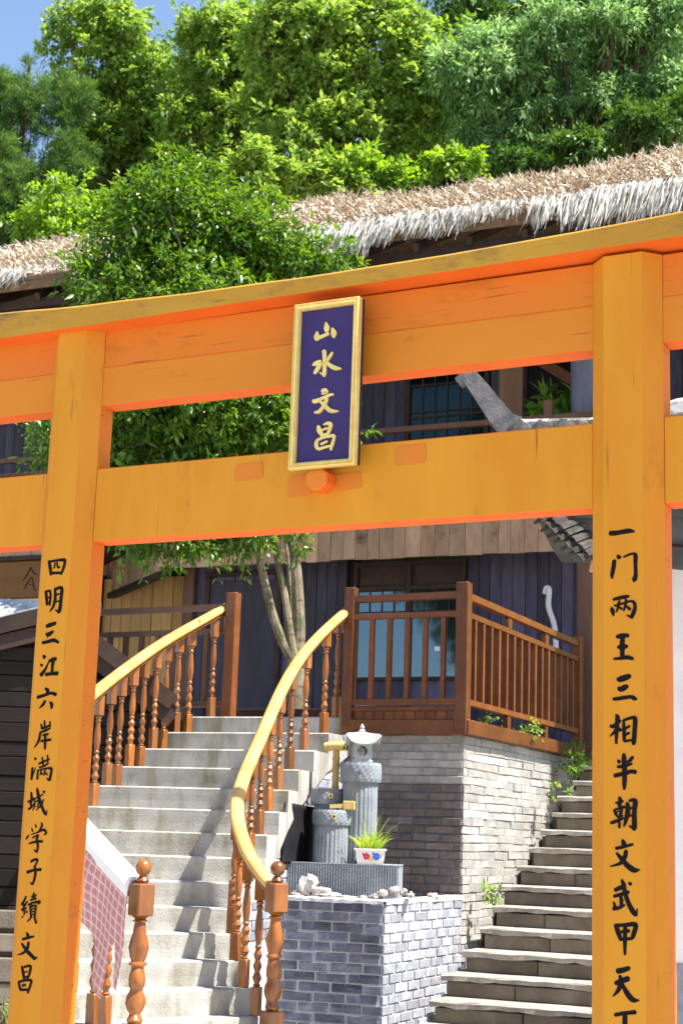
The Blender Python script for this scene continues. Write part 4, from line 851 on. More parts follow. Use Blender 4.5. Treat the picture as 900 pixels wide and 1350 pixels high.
# ------------------------------------------------------------------ carved stone fountain on the basin
FX = Frame((.07, 12.02), -6)
fb = thing('ribbed_stone_plinth', 'grey ribbed stone block standing on the brick basin under the stone columns', 'plinth', (FX.o.x, FX.o.y, 1.175), FX.yaw)
b = MB(); x = -.50
b.box(-.50,.45,-.14,.35,0,.232)
n = 48
for k in range(n): a = -.50+.95*k/n; b.box(a+.002,a+.95/n-.008,-.152,-.138,.002+rnd.uniform(0,.003),.230)
b.box(-.505,.455,-.152,.355,.2325,.240); b.build('block', M['carved'], fb)
def column(name, label, x, y, r, h, caps, grp='carved stone columns of the fountain'):
    p = FX.w(x, y); t = thing(name, label, 'stone column', (p.x, p.y, 1.415), FX.yaw, grp)
    N = 72; prof = []
    zsh = h if not caps else caps[0][0]
    vs = []; fs = []
    for j, z in enumerate((0, zsh*.33, zsh*.66, zsh)):
        for k in range(N): rr_ = r*(1 if k % 3 else .955)*(1-.03*z/h); vs.append((rr_*math.cos(2*math.pi*k/N), rr_*math.sin(2*math.pi*k/N), z))
    fs = [(j*N+k, j*N+(k+1)%N, (j+1)*N+(k+1)%N, (j+1)*N+k) for j in range(3) for k in range(N)]+[tuple(range(3*N,4*N))]
    MB().add(vs, fs).build('shaft', M['carved'], t)
    for (z0, z1, rc) in caps:
        N = 60; K = 7; vs = []
        for j in range(K):
            z = z0+(z1-z0)*j/(K-1); e = 1-.05*(abs(j-(K-1)/2)/((K-1)/2))**4
            for k in range(N): a = 2*math.pi*k/N; rr_ = rc*e*(1-.022*((k+j) % 3 == 0)); vs.append((rr_*math.cos(a), rr_*math.sin(a), z))
        fs = [(j*N+k, j*N+(k+1)%N, (j+1)*N+(k+1)%N, (j+1)*N+k) for j in range(K-1) for k in range(N)]+[tuple(range(N-1,-1,-1)), tuple((K-1)*N+k for k in range(N))]
        MB().add(vs, fs).build('collar', M['carved'], t)
    return t
c1 = column('carved_stone_column', 'tallest ribbed stone column, carrying the small stone lantern', .125, .17, .135, .60, [(.60,.745,.158)])
c2 = column('carved_stone_column', 'short front ribbed stone column with a spout hole in its collar', -.07, .02, .128, .30, [(.275,.385,.145)])
c3 = column('carved_stone_column', 'middle-height stone column half hidden behind the short front one', -.13, .22, .100, .43, [(.43,.545,.128)])
def spout(t, x, y, z, a):
    dx, dy = math.sin(a), -math.cos(a); b = MB().tube([(x,y,z),(x+dx*.035,y+dy*.035,z)], .017, 12); o = b.build('spout_ring', M['bamboo'], t, smooth=True)
    MB().tube([(x+dx*.030,y+dy*.030,z),(x+dx*.0362,y+dy*.0362,z)], .010, 10).build('spout_hole', M['black'], t)
spout(c2, .028, -.136, .335, .2); spout(c3, .035, -.118, .49, .25)
MB().tube([(.01,-.150,.685),(.01,-.162,.685)], .014, 10).build('spout_hole', M['carved'], c1)
p = FX.w(.125, .17)
ln_ = thing('stone_lantern', 'small pale stone lantern with an upswept roof and round window on the tall column', 'lantern', (p.x, p.y, 1.415+.7455), FX.yaw+R(12))
N = 24
b = MB(); s = .072
b.cbox(-.078,.078,-.078,.078,0,.022,.004).build('base', M['lantern'], ln_)
# box with round holes: ring of quads on each face
b = MB(); z0, z1 = .0225, .150; zc = (z0+z1)/2; hr = .038
for f in range(4):
    a = f*math.pi/2; ca, sa = math.cos(a), math.sin(a)
    def rt_(x, y, z): return (x*ca-y*sa, x*sa+y*ca, z)
    n0 = len(b.v)
    for k in range(N):
        t = 2*math.pi*k/N; cx, cz = math.cos(t), math.sin(t); m_ = max(abs(cx)/s, abs(cz)/((z1-z0)/2)); b.v.append(rt_(cx/m_, -s, zc+cz/m_))
    for k in range(N): t = 2*math.pi*k/N; b.v.append(rt_(hr*math.cos(t), -s, zc+hr*math.sin(t)))
    for k in range(N): t = 2*math.pi*k/N; b.v.append(rt_(hr*math.cos(t), -s+.022, zc+hr*math.sin(t)))
    for k in range(N): b.f += [(n0+k,n0+(k+1)%N,n0+N+(k+1)%N,n0+N+k),(n0+N+k,n0+N+(k+1)%N,n0+2*N+(k+1)%N,n0+2*N+k)]
b.m = [0]*len(b.f); b.build('light_box', M['lantern'], ln_)
b = MB(); K = 12; rows = []      # roof: square, concave, corners swept up
for j in range(K+1):
    t = j/K; r_ = .128*(1-t)**1.0+.018*t; z = .150+.085*t**.55*(1) ; row = []
    for e in range(4):
        for k in range(8):
            u = -1+2*k/8; a = e*math.pi/2; lift = .050*(abs(u)**4)*(1-t)**2; rr_ = r_*(1+.06*abs(u)**3*(1-t)); x, y = u*rr_, -rr_
            row.append((x*math.cos(a)-y*math.sin(a), x*math.sin(a)+y*math.cos(a), z+lift-.012*(1-abs(u)**2)*(1-t)))
    rows.append(row)
n = 32; b.v += [(x*.9, y*.9, z-.012) for x, y, z in rows[0]]
for r_ in rows: b.v += r_
for j in range(K+1):
    for k in range(n): b.f.append((j*n+k, j*n+(k+1)%n, (j+1)*n+(k+1)%n, (j+1)*n+k))
b.f.append(tuple(range(n-1,-1,-1))); b.f.append(tuple((K+1)*n+k for k in range(n))); b.m = [0]*len(b.f)
b.build('lantern_roof', M['lantern'], ln_, smooth=True)
MB().lathe([(.018,.232),(.026,.240),(.022,.250),(.012,.256),(.018,.266),(.016,.276),(.006,.290),(.001,.298)], 14).build('finial', M['lantern'], ln_, smooth=True)
# bamboo
p = FX.w(-.07, .21); bm = thing('bamboo_spout', 'upright yellow bamboo water spout with a short cross piece beside the stone lantern', 'bamboo spout', (p.x, p.y, 1.90), FX.yaw)
prf = [(.0255 if k % 4 else .030, k*.018) for k in range(21)]
MB().lathe(prf, 14).build('bamboo_culm', M['bamboo'], bm, smooth=True)
MB().tube([(-.085,.02,.375),(-.02,0,.385),(.085,-.02,.385)], [.036,.034,.036], 14).build('cross_piece', M['bamboo'], bm, smooth=True)
MB().tube([(.05,-.012,.375),(.062,-.055,.372)], .016, 10).build('mouth', M['bamboo'], bm, smooth=True); MB().tube([(.0615,-.052,.372),(.0622,-.0562,.372)], .009, 8).build('mouth_hole', M['black'], bm)
MB().lathe([(.001,.0),(.012,.02),(.010,.05),(.004,.07)], 8, (.045,-.03,.10)).build('twig_stub', M['bamboo'], bm)
p = FX.w(.02, -.02); b2 = thing('wooden_trough_spout', 'small split wooden trough lying on top of the short stone column', 'spout', (p.x, p.y, 1.803), FX.yaw)
MB().cbox(.0,.085,-.045,.035,0,.065,.004).build('block', M['bamboo'], b2); MB().bar((-.10,-.02,.02),(.0,-.01,.03),.06,.03).build('trough', M['bamboo'], b2)
# black sheet over the opening under the stairs
p = at(405, 1142, 12.35)
bs = MB(); K = 16; r = random.Random(5)
w0, w1, hh = Vector((-.345,11.70,1.4)), Vector((-.135,12.42,1.4)), .44
vs = []
for j in range(K+1):
    for i in range(K+1):
        u, v = i/K, j/K; q = w0.lerp(w1, u); lx = 0.
        vs.append((q.x+lx*(1-u), q.y+.02*math.sin(u*9+v*3)+.012*math.sin(v*11), 1.40+v*hh*(1-.04*u)))
bs.add(vs, [(j*(K+1)+i, j*(K+1)+i+1, (j+1)*(K+1)+i+1, (j+1)*(K+1)+i) for j in range(K) for i in range(K)])
o = bs.build('black_sheet', mat('black_plastic', (.010,.010,.012), .7), smooth=True); md = o.modifiers.new('s','SOLIDIFY'); md.thickness = .006
tag(o, 'black plastic sheet hanging under the stairs behind the stone columns', 'plastic sheet')
# rubble on the rim
def rock(b, c, s, seed):
    r = random.Random(seed); bm_ = bmesh.new(); bmesh.ops.create_icosphere(bm_, subdivisions=2, radius=1); 
    for v in bm_.verts:
        k = 1+r.uniform(-.30,.30); v.co = Vector((v.co.x*s[0]*k, v.co.y*s[1]*k, v.co.z*s[2]*k))+Vector(c)
    b.add([tuple(v.co) for v in bm_.verts], [tuple(v.index for v in f.verts) for f in bm_.faces]); bm_.free()
rk = 0
for (px, py, sx, sz) in ((406,1167,.085,.085),(425,1176,.09,.045),(440,1181,.08,.028),(460,1183,.07,.015),(392,1180,.07,.035),(507,1178,.05,.025),(520,1174,.045,.035),(532,1177,.035,.028),(541,1180,.03,.025),(495,1182,.05,.02),(478,1183,.04,.012)):
    b = MB(); rk += 1; q = at(px, py, 11.62)
    for k in range(3): rock(b, (rnd.uniform(-.5,.5)*sx, rnd.uniform(-.03,.03), rnd.uniform(-.2,.3)*sz*(1 if k else 0)), (sx*rnd.uniform(.5,.75), .05, sz*rnd.uniform(.6,.95)), rk*7+k)
    zz = max(q.z, 1.175+sz*.45); o = b.build('mortar_rubble', M['rubble'], loc=(q.x, q.y, zz)); tag(o, {1:'largest peaked lump of pale mortar rubble on the basin rim'}.get(rk, 'small pale lump of mortar rubble on the basin rim'), 'rubble', 'rubble along the basin rim')
q = at(570, 1180, 12.2); b = MB(); rock(b, (0,0,0), (.045,.04,.028), 99); o = b.build('pink_stone', mat('pink_stone', (.55,.36,.28), .7, (.40,.25,.2), 20), loc=(q.x,q.y,1.19), smooth=True); tag(o, 'rounded pinkish stone alone on the basin rim near the wall', 'stone')
# flower pot with grass
q = FX.w(.235, -.06); pot = thing('flower_pot', 'white square porcelain pot painted with red and blue flowers holding bright grass', 'plant pot', (q.x, q.y, 1.416), FX.yaw+R(3))
b = MB(); vs = []
for (h_, z) in ((.092,0),(.100,.03),(.108,.095),(.120,.104),(.120,.112),(.108,.112),(.100,.09)):
    vs += [(-h_,-h_*.7,z),(h_,-h_*.7,z),(h_,h_*.7,z),(-h_,h_*.7,z)]
b.add(vs, [(j*4+k, j*4+(k+1)%4, (j+1)*4+(k+1)%4, (j+1)*4+k) for j in range(6) for k in range(4)]+[(3,2,1,0),(24,25,26,27)]); b.build('pot', M['porcelain'], pot)
def flower(cx, cz, r_, m, n=5, seed=0):
    b = MB(); rr_ = random.Random(seed)
    for k in range(n):
        a = 2*math.pi*k/n+.3; ox, oz = cx+r_*.6*math.cos(a), cz+r_*.6*math.sin(a); yy = -(.0675+(oz)*.09)-.0035
        P = [(ox+r_*.5*math.cos(t)*rr_.uniform(.8,1.1), yy-k*.0003, oz+r_*.5*math.sin(t)*rr_.uniform(.8,1.1)) for t in [2*math.pi*i/8 for i in range(8)]]
        b.add(P, [tuple(range(8))])
    b.build('painted_flower', m, pot)
flower(-.028,.055,.024,M['red'],5,1); flower(.045,.055,.026,M['blue'],6,2); flower(.005,.035,.018,M['yellow'],5,3); flower(-.052,.072,.009,M['red'],3,4); flower(.020,.078,.009,M['blue'],3,5)
grassm = leafmat('bright_grass', (.28,.42,.05), (.40,.50,.07), .45, .4)
def blades(name, parent, n, loc, R0, hmin, hmax, wd, m, seed, droop=.7, flat=1.):
    r = random.Random(seed); V = []; F = []; tone = []
    for k in range(n):
        a = r.uniform(0, 2*math.pi); rr_ = R0*math.sqrt(r.random()); bx_, by_ = rr_*math.cos(a), rr_*math.sin(a)*flat; a += r.uniform(-.6,.6)
        L_ = r.uniform(hmin,hmax); lean = r.uniform(.05,.55); ph = []
        for j in range(6):
            t = j/5; ph.append((bx_+math.cos(a)*L_*(lean*t+droop*lean*t*t), by_+math.sin(a)*L_*(lean*t+droop*lean*t*t), L_*(t-droop*lean*1.1*t**2.5)))
        nx_, ny_ = -math.sin(a+.4), math.cos(a+.4); n0 = len(V)
        for j, p in enumerate(ph): w_ = wd*(1-(j/5)**2)*.5+.0004; V += [(p[0]-nx_*w_,p[1]-ny_*w_,p[2]),(p[0]+nx_*w_,p[1]+ny_*w_,p[2])]
        F += [(n0+2*j,n0+2*j+1,n0+2*j+3,n0+2*j+2) for j in range(5)]; tone += [r.random()]*12
    me = bpy.data.meshes.new(name); me.from_pydata(V, [], F); me.materials.append(m); at_ = me.attributes.new('tone', 'FLOAT', 'POINT'); at_.data.foreach_set('value', tone)
    return link(name, me, parent, loc)
stuff(blades('grass_blades', pot, 190, (0,0,.09), .080, .07, .19, .0085, grassm, 3, flat=.6))
stuff(blades('long_blades', pot, 9, (0,0,.10), .05, .26, .38, .0055, grassm, 21, droop=1.0, flat=.6))

# ------------------------------------------------------------------ cloth on the left handrail
plaid = bpy.data.materials.new('red_plaid_cotton'); plaid.use_nodes = True; t = plaid.node_tree; N_, L_ = t.nodes, t.links; bb = N_['Principled BSDF']; bb.inputs['Roughness'].default_value = .9
uv = N_.new('ShaderNodeUVMap'); sp_ = N_.new('ShaderNodeSeparateXYZ'); L_.new(uv.outputs[0], sp_.inputs[0])
def stripes(out, per, lo, hi, off=0.):
    a = N_.new('ShaderNodeMath'); a.operation = 'MULTIPLY_ADD'; a.inputs[1].default_value = per; a.inputs[2].default_value = off; L_.new(out, a.inputs[0])
    f = N_.new('ShaderNodeMath'); f.operation = 'FRACT'; L_.new(a.outputs[0], f.inputs[0])
    c = N_.new('ShaderNodeMath'); c.operation = 'COMPARE'; c.inputs[1].default_value = (lo+hi)/2; c.inputs[2].default_value = (hi-lo)/2; L_.new(f.outputs[0], c.inputs[0]); return c.outputs[0]
col = None
base_ = (.66,.22,.16)
def cm(fac, A, B, k=1.):
    m_ = N_.new('ShaderNodeMath'); m_.operation = 'MULTIPLY'; m_.inputs[1].default_value = k; L_.new(fac, m_.inputs[0])
    x = N_.new('ShaderNodeMix'); x.data_type = 'RGBA'; L_.new(m_.outputs[0], x.inputs[0])
    for i, q in ((6,A),(7,B)):
        if isinstance(q, tuple): x.inputs[i].default_value = (*q,1)
        else: L_.new(q, x.inputs[i])
    return x.outputs[2]
c_1 = cm(stripes(sp_.outputs[0], 9, .55, .75), base_, (.25,.25,.40), .6); c_1 = cm(stripes(sp_.outputs[1], 11, .55, .75), c_1, (.25,.25,.40), .6)
c_1 = cm(stripes(sp_.outputs[0], 9, .0, .14), c_1, (.72,.66,.64), .85); c_1 = cm(stripes(sp_.outputs[1], 11, .0, .14), c_1, (.72,.66,.64), .85)
c_1 = cm(stripes(sp_.outputs[0], 9, .82, .90), c_1, (.62,.40,.36), .8); c_1 = cm(stripes(sp_.outputs[1], 11, .82, .90), c_1, (.62,.40,.36), .8)
L_.new(c_1, bb.inputs['Base Color'])
def cloth(name, m, tops, lens, thick=.006, seed=0, amp=.02, n=60, mrows=34, rad=.060):
    """cloth hanging over a rail: tops = points along the rail, lens(x) = hanging length at world x"""
    V, F, UV = [], [], []; T = spline(tops, 12)
    def P(u): x = u*(len(T)-1); i = min(int(x), len(T)-2); return T[i].lerp(T[i+1], x-i), (T[i+1]-T[i]).normalized()
    arc = [0.]
    for i in range(1, n+1): arc.append(arc[-1]+(P(i/n)[0]-P((i-1)/n)[0]).length)
    for j in range(mrows+1):
        for i in range(n+1):
            u, v = i/n, j/mrows; p, tg = P(u); ox, oy = tg.y, -tg.x; l_ = math.hypot(ox, oy); ox, oy = ox/l_, oy/l_
            if oy > 0: ox, oy = -ox, -oy
            l = lens(p.x)
            if v < .22:
                a = (v/.22)*math.pi; off = -math.cos(a)*rad; z = .052*math.sin(a)+.012; d = -(.22-v)*.6; side = 0
            else:
                d = (v-.22)/.78*l; w_ = amp*min(1,d*5); off = rad+w_*(1+math.sin(u*19+d*2)+.6*math.sin(u*34+1+d*5))*.7; z = .012-d; side = .02*math.sin(d*9+u*5)*min(1,d*3)
            V.append((p.x+ox*off+tg.x*side, p.y+oy*off+tg.y*side, p.z+z)); UV.append((arc[i]*2.0+.3*max(0,d)*math.sin(u*9), d*1.7))
    F = [(j*(n+1)+i, j*(n+1)+i+1, (j+1)*(n+1)+i+1, (j+1)*(n+1)+i) for j in range(mrows) for i in range(n)]
    me = bpy.data.meshes.new(name); me.from_pydata(V, [], F); me.materials.append(m)
    ul = me.uv_layers.new(name='UVMap')
    for lp in me.loops: ul.data[lp.index].uv = UV[lp.vertex_index]
    for p in me.polygons: p.use_smooth = True
    o = link(name, me); md = o.modifiers.new('s','SOLIDIFY'); md.thickness = thick; return o
m0 = len(LEFTRAIL); seg = [LEFTRAIL[int(m0*.66+k*(m0*.99-m0*.66)/8)] for k in range(9)]
TB = [(-2.3,.36),(-1.60,.38),(-1.47,.42),(-1.43,.46),(-1.41,.68),(-1.345,.70),(-1.325,.40),(-1.29,.33),(-1.275,.56),(-1.225,.54),(-1.21,.30),(-1.17,.22),(-.9,.16)]
def lens_(x): return float(np.interp(x, [a for a, b in TB], [b for a, b in TB]))
TB = [(a+.17, b) for a, b in TB]
o = cloth('plaid_shirt', plaid, seg, lens_, seed=3, amp=.030, n=110); tag(o, 'faded red and blue plaid shirt draped over the lower left handrail', 'shirt')
o = cloth('white_towel', M['white'], [Vector(p)+Vector((0,0,.012)) for p in seg], lambda x: .055, seed=5, amp=.003, mrows=12, thick=.005, rad=.067); tag(o, 'white folded towel laid along the lower left handrail above the plaid shirt', 'towel')

# white bent pipe on the house wall
pp = [S.w(-.53,3.90,4.20), S.w(-.50,3.86,4.25), S.w(-.47,3.86,4.22), S.w(-.48,3.87,4.05), S.w(-.42,3.88,3.85), S.w(-.40,3.88,3.6), S.w(-.40,3.88,3.2)]
o = MB().tube(spline([tuple(p) for p in pp], 5), .028, 10).build('white_pipe', M['white'], smooth=True); tag(o, 'white bent pipe standing against the purple plank wall behind the deck railing', 'pipe')
q = at(228, 915, 14.3); vo = thing('blue_plant_pot', 'small blue pot with a green plant behind the left balusters', 'plant pot', (q.x,q.y,2.56))
MB().lathe([(.05,0),(.075,.14),(.08,.15),(.06,.15)], 14).build('pot', mat('blue_glaze', (.10,.16,.40), .3), vo, smooth=True)

# ------------------------------------------------------------------ foliage
def leaf_mesh(name, m, P, A, Nrm, Ln, Wd, tone, simple=False):
    """many folded leaf blades. P base, A axis, Nrm approximate normal"""
    n = len(P); A = A/np.linalg.norm(A,axis=1)[:,None]; Sd = np.cross(A, Nrm); Sd /= (np.linalg.norm(Sd,axis=1)[:,None]+1e-9); U = np.cross(Sd, A)
    L1 = Ln[:,None]; W1 = Wd[:,None]
    if simple:
        v = np.stack([P, P+A*L1*.45+Sd*W1*.5, P+A*L1-U*L1*.12, P+A*L1*.45-Sd*W1*.5], 1); f = np.arange(n*4)
        me = bpy.data.meshes.new(name); me.vertices.add(n*4); me.vertices.foreach_set('co', v.reshape(-1).astype(np.float32)); me.loops.add(n*4); me.loops.foreach_set('vertex_index', f.astype(np.int32))
        me.polygons.add(n); me.polygons.foreach_set('loop_start', np.arange(0,n*4,4).astype(np.int32)); me.update(calc_edges=True)
        me.materials.append(m); a = me.attributes.new('tone','FLOAT','POINT'); a.data.foreach_set('value', np.repeat(tone,4).astype(np.float32)); return me
    v = np.stack([P, P+A*L1*.45+Sd*W1*.5+U*W1*.14, P+A*L1-U*L1*.10, P+A*L1*.45-Sd*W1*.5+U*W1*.14, P+A*L1*.48-U*0], 1)
    f = (np.arange(n)[:,None]*5+np.array([0,1,4, 1,2,4, 2,3,4, 3,0,4])).reshape(-1)
    me = bpy.data.meshes.new(name); me.vertices.add(n*5); me.vertices.foreach_set('co', v.reshape(-1).astype(np.float32)); me.loops.add(n*12); me.loops.foreach_set('vertex_index', f.astype(np.int32))
    me.polygons.add(n*4); me.polygons.foreach_set('loop_start', np.arange(0,n*12,3).astype(np.int32)); me.update(calc_edges=True)
    me.materials.append(m); a = me.attributes.new('tone','FLOAT','POINT'); a.data.foreach_set('value', np.repeat(tone,5).astype(np.float32)); return me
def crown(name, m, parent, blobs, n, ll, lw, seed, clump=.28, per=26, droop=.35, tonebase=.5, offset=(0,0,0), simple=False, gap=.0, spray=1.5):
    """blobs: ellipsoids (x,y,z,rx,ry,rz); leaves grow along short sprays scattered through them"""
    rs = np.random.RandomState(seed); blobs = np.array(blobs, float); vol = (blobs[:,3]*blobs[:,4]*blobs[:,5])**.8; vol /= vol.sum()
    nc = max(1, n//per); bi = rs.choice(len(blobs), nc*2, p=vol); d = rs.normal(size=(nc*2,3)); d /= np.linalg.norm(d,axis=1)[:,None]; rad = rs.uniform(.15,1.0,nc*2)**.6
    Cc = blobs[bi,:3]+d*blobs[bi,3:]*rad[:,None]
    q = Cc/max(.25, clump*2.2); ph = rs.uniform(0,6.28,6)          # lumpy density: whole sprays missing here and there
    dn = np.sin(q[:,0]+ph[0])+np.sin(q[:,1]*1.1+ph[1])+np.sin(q[:,2]*1.3+ph[2])+.8*np.sin(q[:,0]*2.3+q[:,2]*1.9+ph[3])+.8*np.sin(q[:,1]*2.1-q[:,2]*2.4+ph[4])
    keep = np.argsort(-(dn*gap+rs.normal(0,1.,nc*2)))[:nc]; Cc = Cc[keep]; d = d[keep]; nc = len(Cc)
    D = d*.8+rs.normal(0,.55,(nc,3))+np.array([0,0,.25]); D /= np.linalg.norm(D,axis=1)[:,None]
    sz = clump*np.exp(rs.normal(0,.38,nc)); ctone = np.clip(tonebase+rs.normal(0,.2,nc),0,1)
    idx = np.repeat(np.arange(nc), per); k = len(idx); t = rs.uniform(0,1,k)
    e = rs.normal(size=(k,3)); e /= np.linalg.norm(e,axis=1)[:,None]
    P = Cc[idx]+D[idx]*(sz[idx]*spray*(t-.25))[:,None]+e*np.array([1,1,.6])*(sz[idx]*.42*(1.15-t)*rs.uniform(.2,1,k)**.5)[:,None]; P[:,2] -= sz[idx]*.35*t*t
    A = D[idx]*.6+e*.75+np.array([0,0,-droop]); Nn = np.array([0,0,1.])+rs.normal(0,.45,(k,3))+d[idx]*.3
    Ln = ll*(np.exp(rs.normal(0,.2,nc))[idx])*rs.uniform(.55,1.25,k); Wd = lw*rs.uniform(.6,1.2,k); tone = np.clip(ctone[idx]+rs.normal(0,.17,k),0,1)
    me = leaf_mesh(name, m, P-np.array(offset), A, Nn, Ln, Wd, tone, simple); o = link(name, me, parent); return o, Cc
Lm = dict(
 near = leafmat('glossy_leaf', (.030,.095,.012), (.16,.27,.032), .34, .38),
 maple = leafmat('fresh_maple_leaf', (.075,.165,.020), (.33,.46,.095), .5, .42),
 mid = leafmat('mid_green_leaf', (.06,.16,.020), (.26,.42,.05), .5, .42),
 ash = leafmat('blue_green_leaf', (.055,.16,.045), (.30,.45,.17), .5, .42),
 dark = leafmat('dark_leaf', (.022,.070,.014), (.10,.20,.03), .5, .3),
 pine = leafmat('pine_needle', (.035,.095,.022), (.15,.27,.05), .55, .25))
# the multi-stemmed tree between staircase and house
tp = at(392, 905, 14.55); T0 = Vector((tp.x, tp.y, 2.66))
nt_ = thing('multi_stemmed_tree', 'leafy evergreen tree with several pale slender stems rising before the timber house', 'tree', tuple(T0))
def rel(px, py, Y): return tuple(at(px, py, Y)-T0)
MB().tube([(0,0,-.05), rel(390,885,14.55), rel(388,868,14.55)], [.095,.08,.07], 10).build('trunk', M['barkA'], nt_, smooth=True)
stems = [([rel(388,872,14.55),rel(372,845,14.55),rel(358,805,14.5),rel(345,750,14.45),rel(335,705,14.4),rel(318,640,14.3),rel(290,540,14.2),rel(262,430,14.2)],.050),
 ([rel(388,870,14.55),rel(382,830,14.55),rel(374,775,14.6),rel(360,710,14.7),rel(352,640,14.8),rel(345,500,14.9),rel(330,400,14.9)],.043),
 ([rel(391,872,14.6),rel(394,830,14.6),rel(392,775,14.6),rel(388,730,14.6),rel(383,700,14.6),rel(385,620,14.6),rel(395,500,14.5),rel(380,380,14.5)],.068),
 ([rel(386,870,14.65),rel(385,820,14.7),rel(383,770,14.75),rel(378,720,14.8),rel(372,650,14.9),rel(330,520,15.)],.030)]
for pts, r0 in stems:
    pp = spline(pts, 4); MB().tube(pp, [r0*(1-.65*i/(len(pp)-1)) for i in range(len(pp))], 9).build('stem', M['barkA'], nt_, smooth=True)
def B(px, py, Y, rx, rz, ry=None): p = at(px, py, Y); k = Y/2090; return (p.x, p.y, p.z, rx*k, (ry or (rx+rz)/2)*k, rz*k)
nb = [B(225,290,14.3,85,70), B(165,335,14.2,60,55), B(300,320,14.3,80,60), B(245,235,14.5,45,35), B(370,340,14.3,60,38), B(430,335,14.3,45,24), B(140,375,14.1,50,40), B(250,400,14.1,120,70),
      B(260,520,14.0,130,90), B(170,560,14.0,80,75), B(350,560,14.2,70,70), B(80,580,13.9,45,45), B(400,480,14.3,60,60), B(210,650,13.9,85,55), B(480,572,14.4,22,14), B(300,670,14.1,70,40), B(340,265,14.6,35,25),
      B(185,700,13.8,40,32), B(250,708,13.8,50,20), B(395,700,14.2,35,9), B(325,700,13.9,30,24),B(60,560,13.9,24,28)]
o, cc = crown('crown', Lm['near'], nt_, nb, 78000, .082, .036, 5, clump=.17, per=15, droop=.35, offset=T0, gap=.35); stuff(o)
b = MB(); rs_ = np.random.RandomState(2)
mid_ = [Vector(at(300,560,14.4)-T0), Vector(at(380,520,14.5)-T0), Vector(at(262,430,14.2)-T0), Vector(at(345,450,14.6)-T0)]
for k in range(60):
    c = Vector(cc[rs_.randint(len(cc))])-T0; s_ = min(mid_, key=lambda q: (q-c).length); mm = s_.lerp(c,.5)+Vector((0,0,.08)); b.tube([s_, mm, c], [.022,.014,.006], 5)
b.build('branches', M['barkA'], nt_, smooth=True)
# hillside trees
def tree(label, px, Y, blobs, kind, n, ll, lw, seed, clump, grp='trees on the hillside', trunk_r=.14, bark='barkB', per=34, limbs=8, droop=.3, base=None, tone=.5):
    r0_ = random.Random(seed); bl = []
    for q in blobs:
        e = B(*q); bl.append((e[0],e[1],e[2],e[3]*.70,e[4]*.70,e[5]*.70))
        for k in range(5):
            a, f = r0_.uniform(0,6.283), r0_.uniform(.28,.48); el = r0_.uniform(-.6,.95)
            bl.append((e[0]+math.cos(a)*e[3]*.78*math.sqrt(1-el*el*.8), e[1]+math.sin(a)*e[4]*.78*math.sqrt(1-el*el*.8), e[2]+el*e[5]*.75, e[3]*f, e[4]*f, e[5]*f*.8))
    cx = at(px, 300, Y).x; z0 = hill_z(cx, Y)-.3; T = Vector((cx, Y, z0))
    t = thing(base or 'hillside_tree', label, 'tree', tuple(T), 0, grp)
    top = max(bl, key=lambda q: q[2]); tz = top[2]
    tr_ = [(0,0,0),(.1,0,(tz-z0)*.3),(-.05,.05,(tz-z0)*.6),(top[0]-T.x,top[1]-T.y,(tz-z0))]
    sp2 = spline(tr_, 4); MB().tube(sp2, [trunk_r*(1-.8*i/(len(sp2)-1)) for i in range(len(sp2))], 8).build('trunk', M[bark], t, smooth=True)
    big = ll > .12 and kind != 'pine'; o, cc = crown('crown', Lm[kind], t, bl, int(n*(1.7 if big else 1.3)), ll*(.72 if big else .85), lw*(.72 if big else .85), seed, clump=clump*.95, per=per, droop=droop, offset=T, tonebase=tone, simple=True, gap=.55); stuff(o)
    r = np.random.RandomState(seed); b = MB()
    for k in range(limbs*4):
        c = Vector(cc[r.randint(len(cc))])-T; i = int(min(len(sp2)-1, max(2, (c.z-1.2)/max(.1,(tz-z0))*len(sp2)*.8))); s_ = sp2[i]; m_ = s_.lerp(c,.5)+Vector((0,0,.12)); b.tube([s_, m_, c], [trunk_r*.22,trunk_r*.13,.008], 5)
    b.build('limbs', M[bark], t, smooth=True); return t
tree('loose yellow-green trees filling the saddle between the tall tree and the central maple', 235, 29, [(225,140,29,50,70),(245,200,29,60,50),(215,90,29,35,40),(330,150,29,60,70),(340,80,29,40,50),(185,240,29,60,40)], 'maple', 20000, .15, .10, 71, .30, tone=.35)
tree('mixed green trees filling the slope between the maple and the feathery tree', 610, 28, [(600,130,28,60,60),(580,180,28,70,50),(650,150,28,60,60),(610,60,28,50,40),(700,195,28,80,40)], 'mid', 22000, .15, .08, 72, .30, tone=.4)
tree('green shrubs along the right end of the ridge under the feathery tree', 800, 23, [(770,190,23,55,18),(850,165,23,50,26),(900,140,23,40,30),(690,212,23,40,12)], 'dark', 9000, .13, .06, 73, .22, grp='bushes on the hillside', trunk_r=.06, base='bush', tone=.6)
tree('dark tree on the slope beyond the left edge', -150, 29, [(-150,180,29,110,100),(-90,290,29,90,70),(-240,260,29,110,80),(-330,320,29,120,70)], 'dark', 15000, .16, .08, 74, .32, trunk_r=.12)
tree('dark tree high on the ridge behind the others at the top right', 640, 40, [(640,-10,40,110,60),(560,20,40,60,40),(700,30,40,90,50),(800,-30,40,120,60),(600,60,40,70,50)], 'dark', 13000, .22, .13, 31, .55)
tree('dark tree on the ridge at the top centre', 440, 40, [(440,0,40,90,50),(380,30,40,60,50),(480,50,40,80,50)], 'dark', 8000, .22, .13, 32, .55)
tree('tall blue-green pine with tufted needles at the left edge', 20, 27, [(20,140,27,50,45),(60,140,27,35,50),(10,210,27,60,60),(60,240,27,50,60),(20,300,27,65,50),(90,200,27,35,50),(45,95,27,16,18),(100,140,27,28,50),(10,110,27,22,22),(-10,260,27,50,80)], 'pine', 60000, .17, .016, 33, .22, per=70, droop=-.3, base='pine_tree')
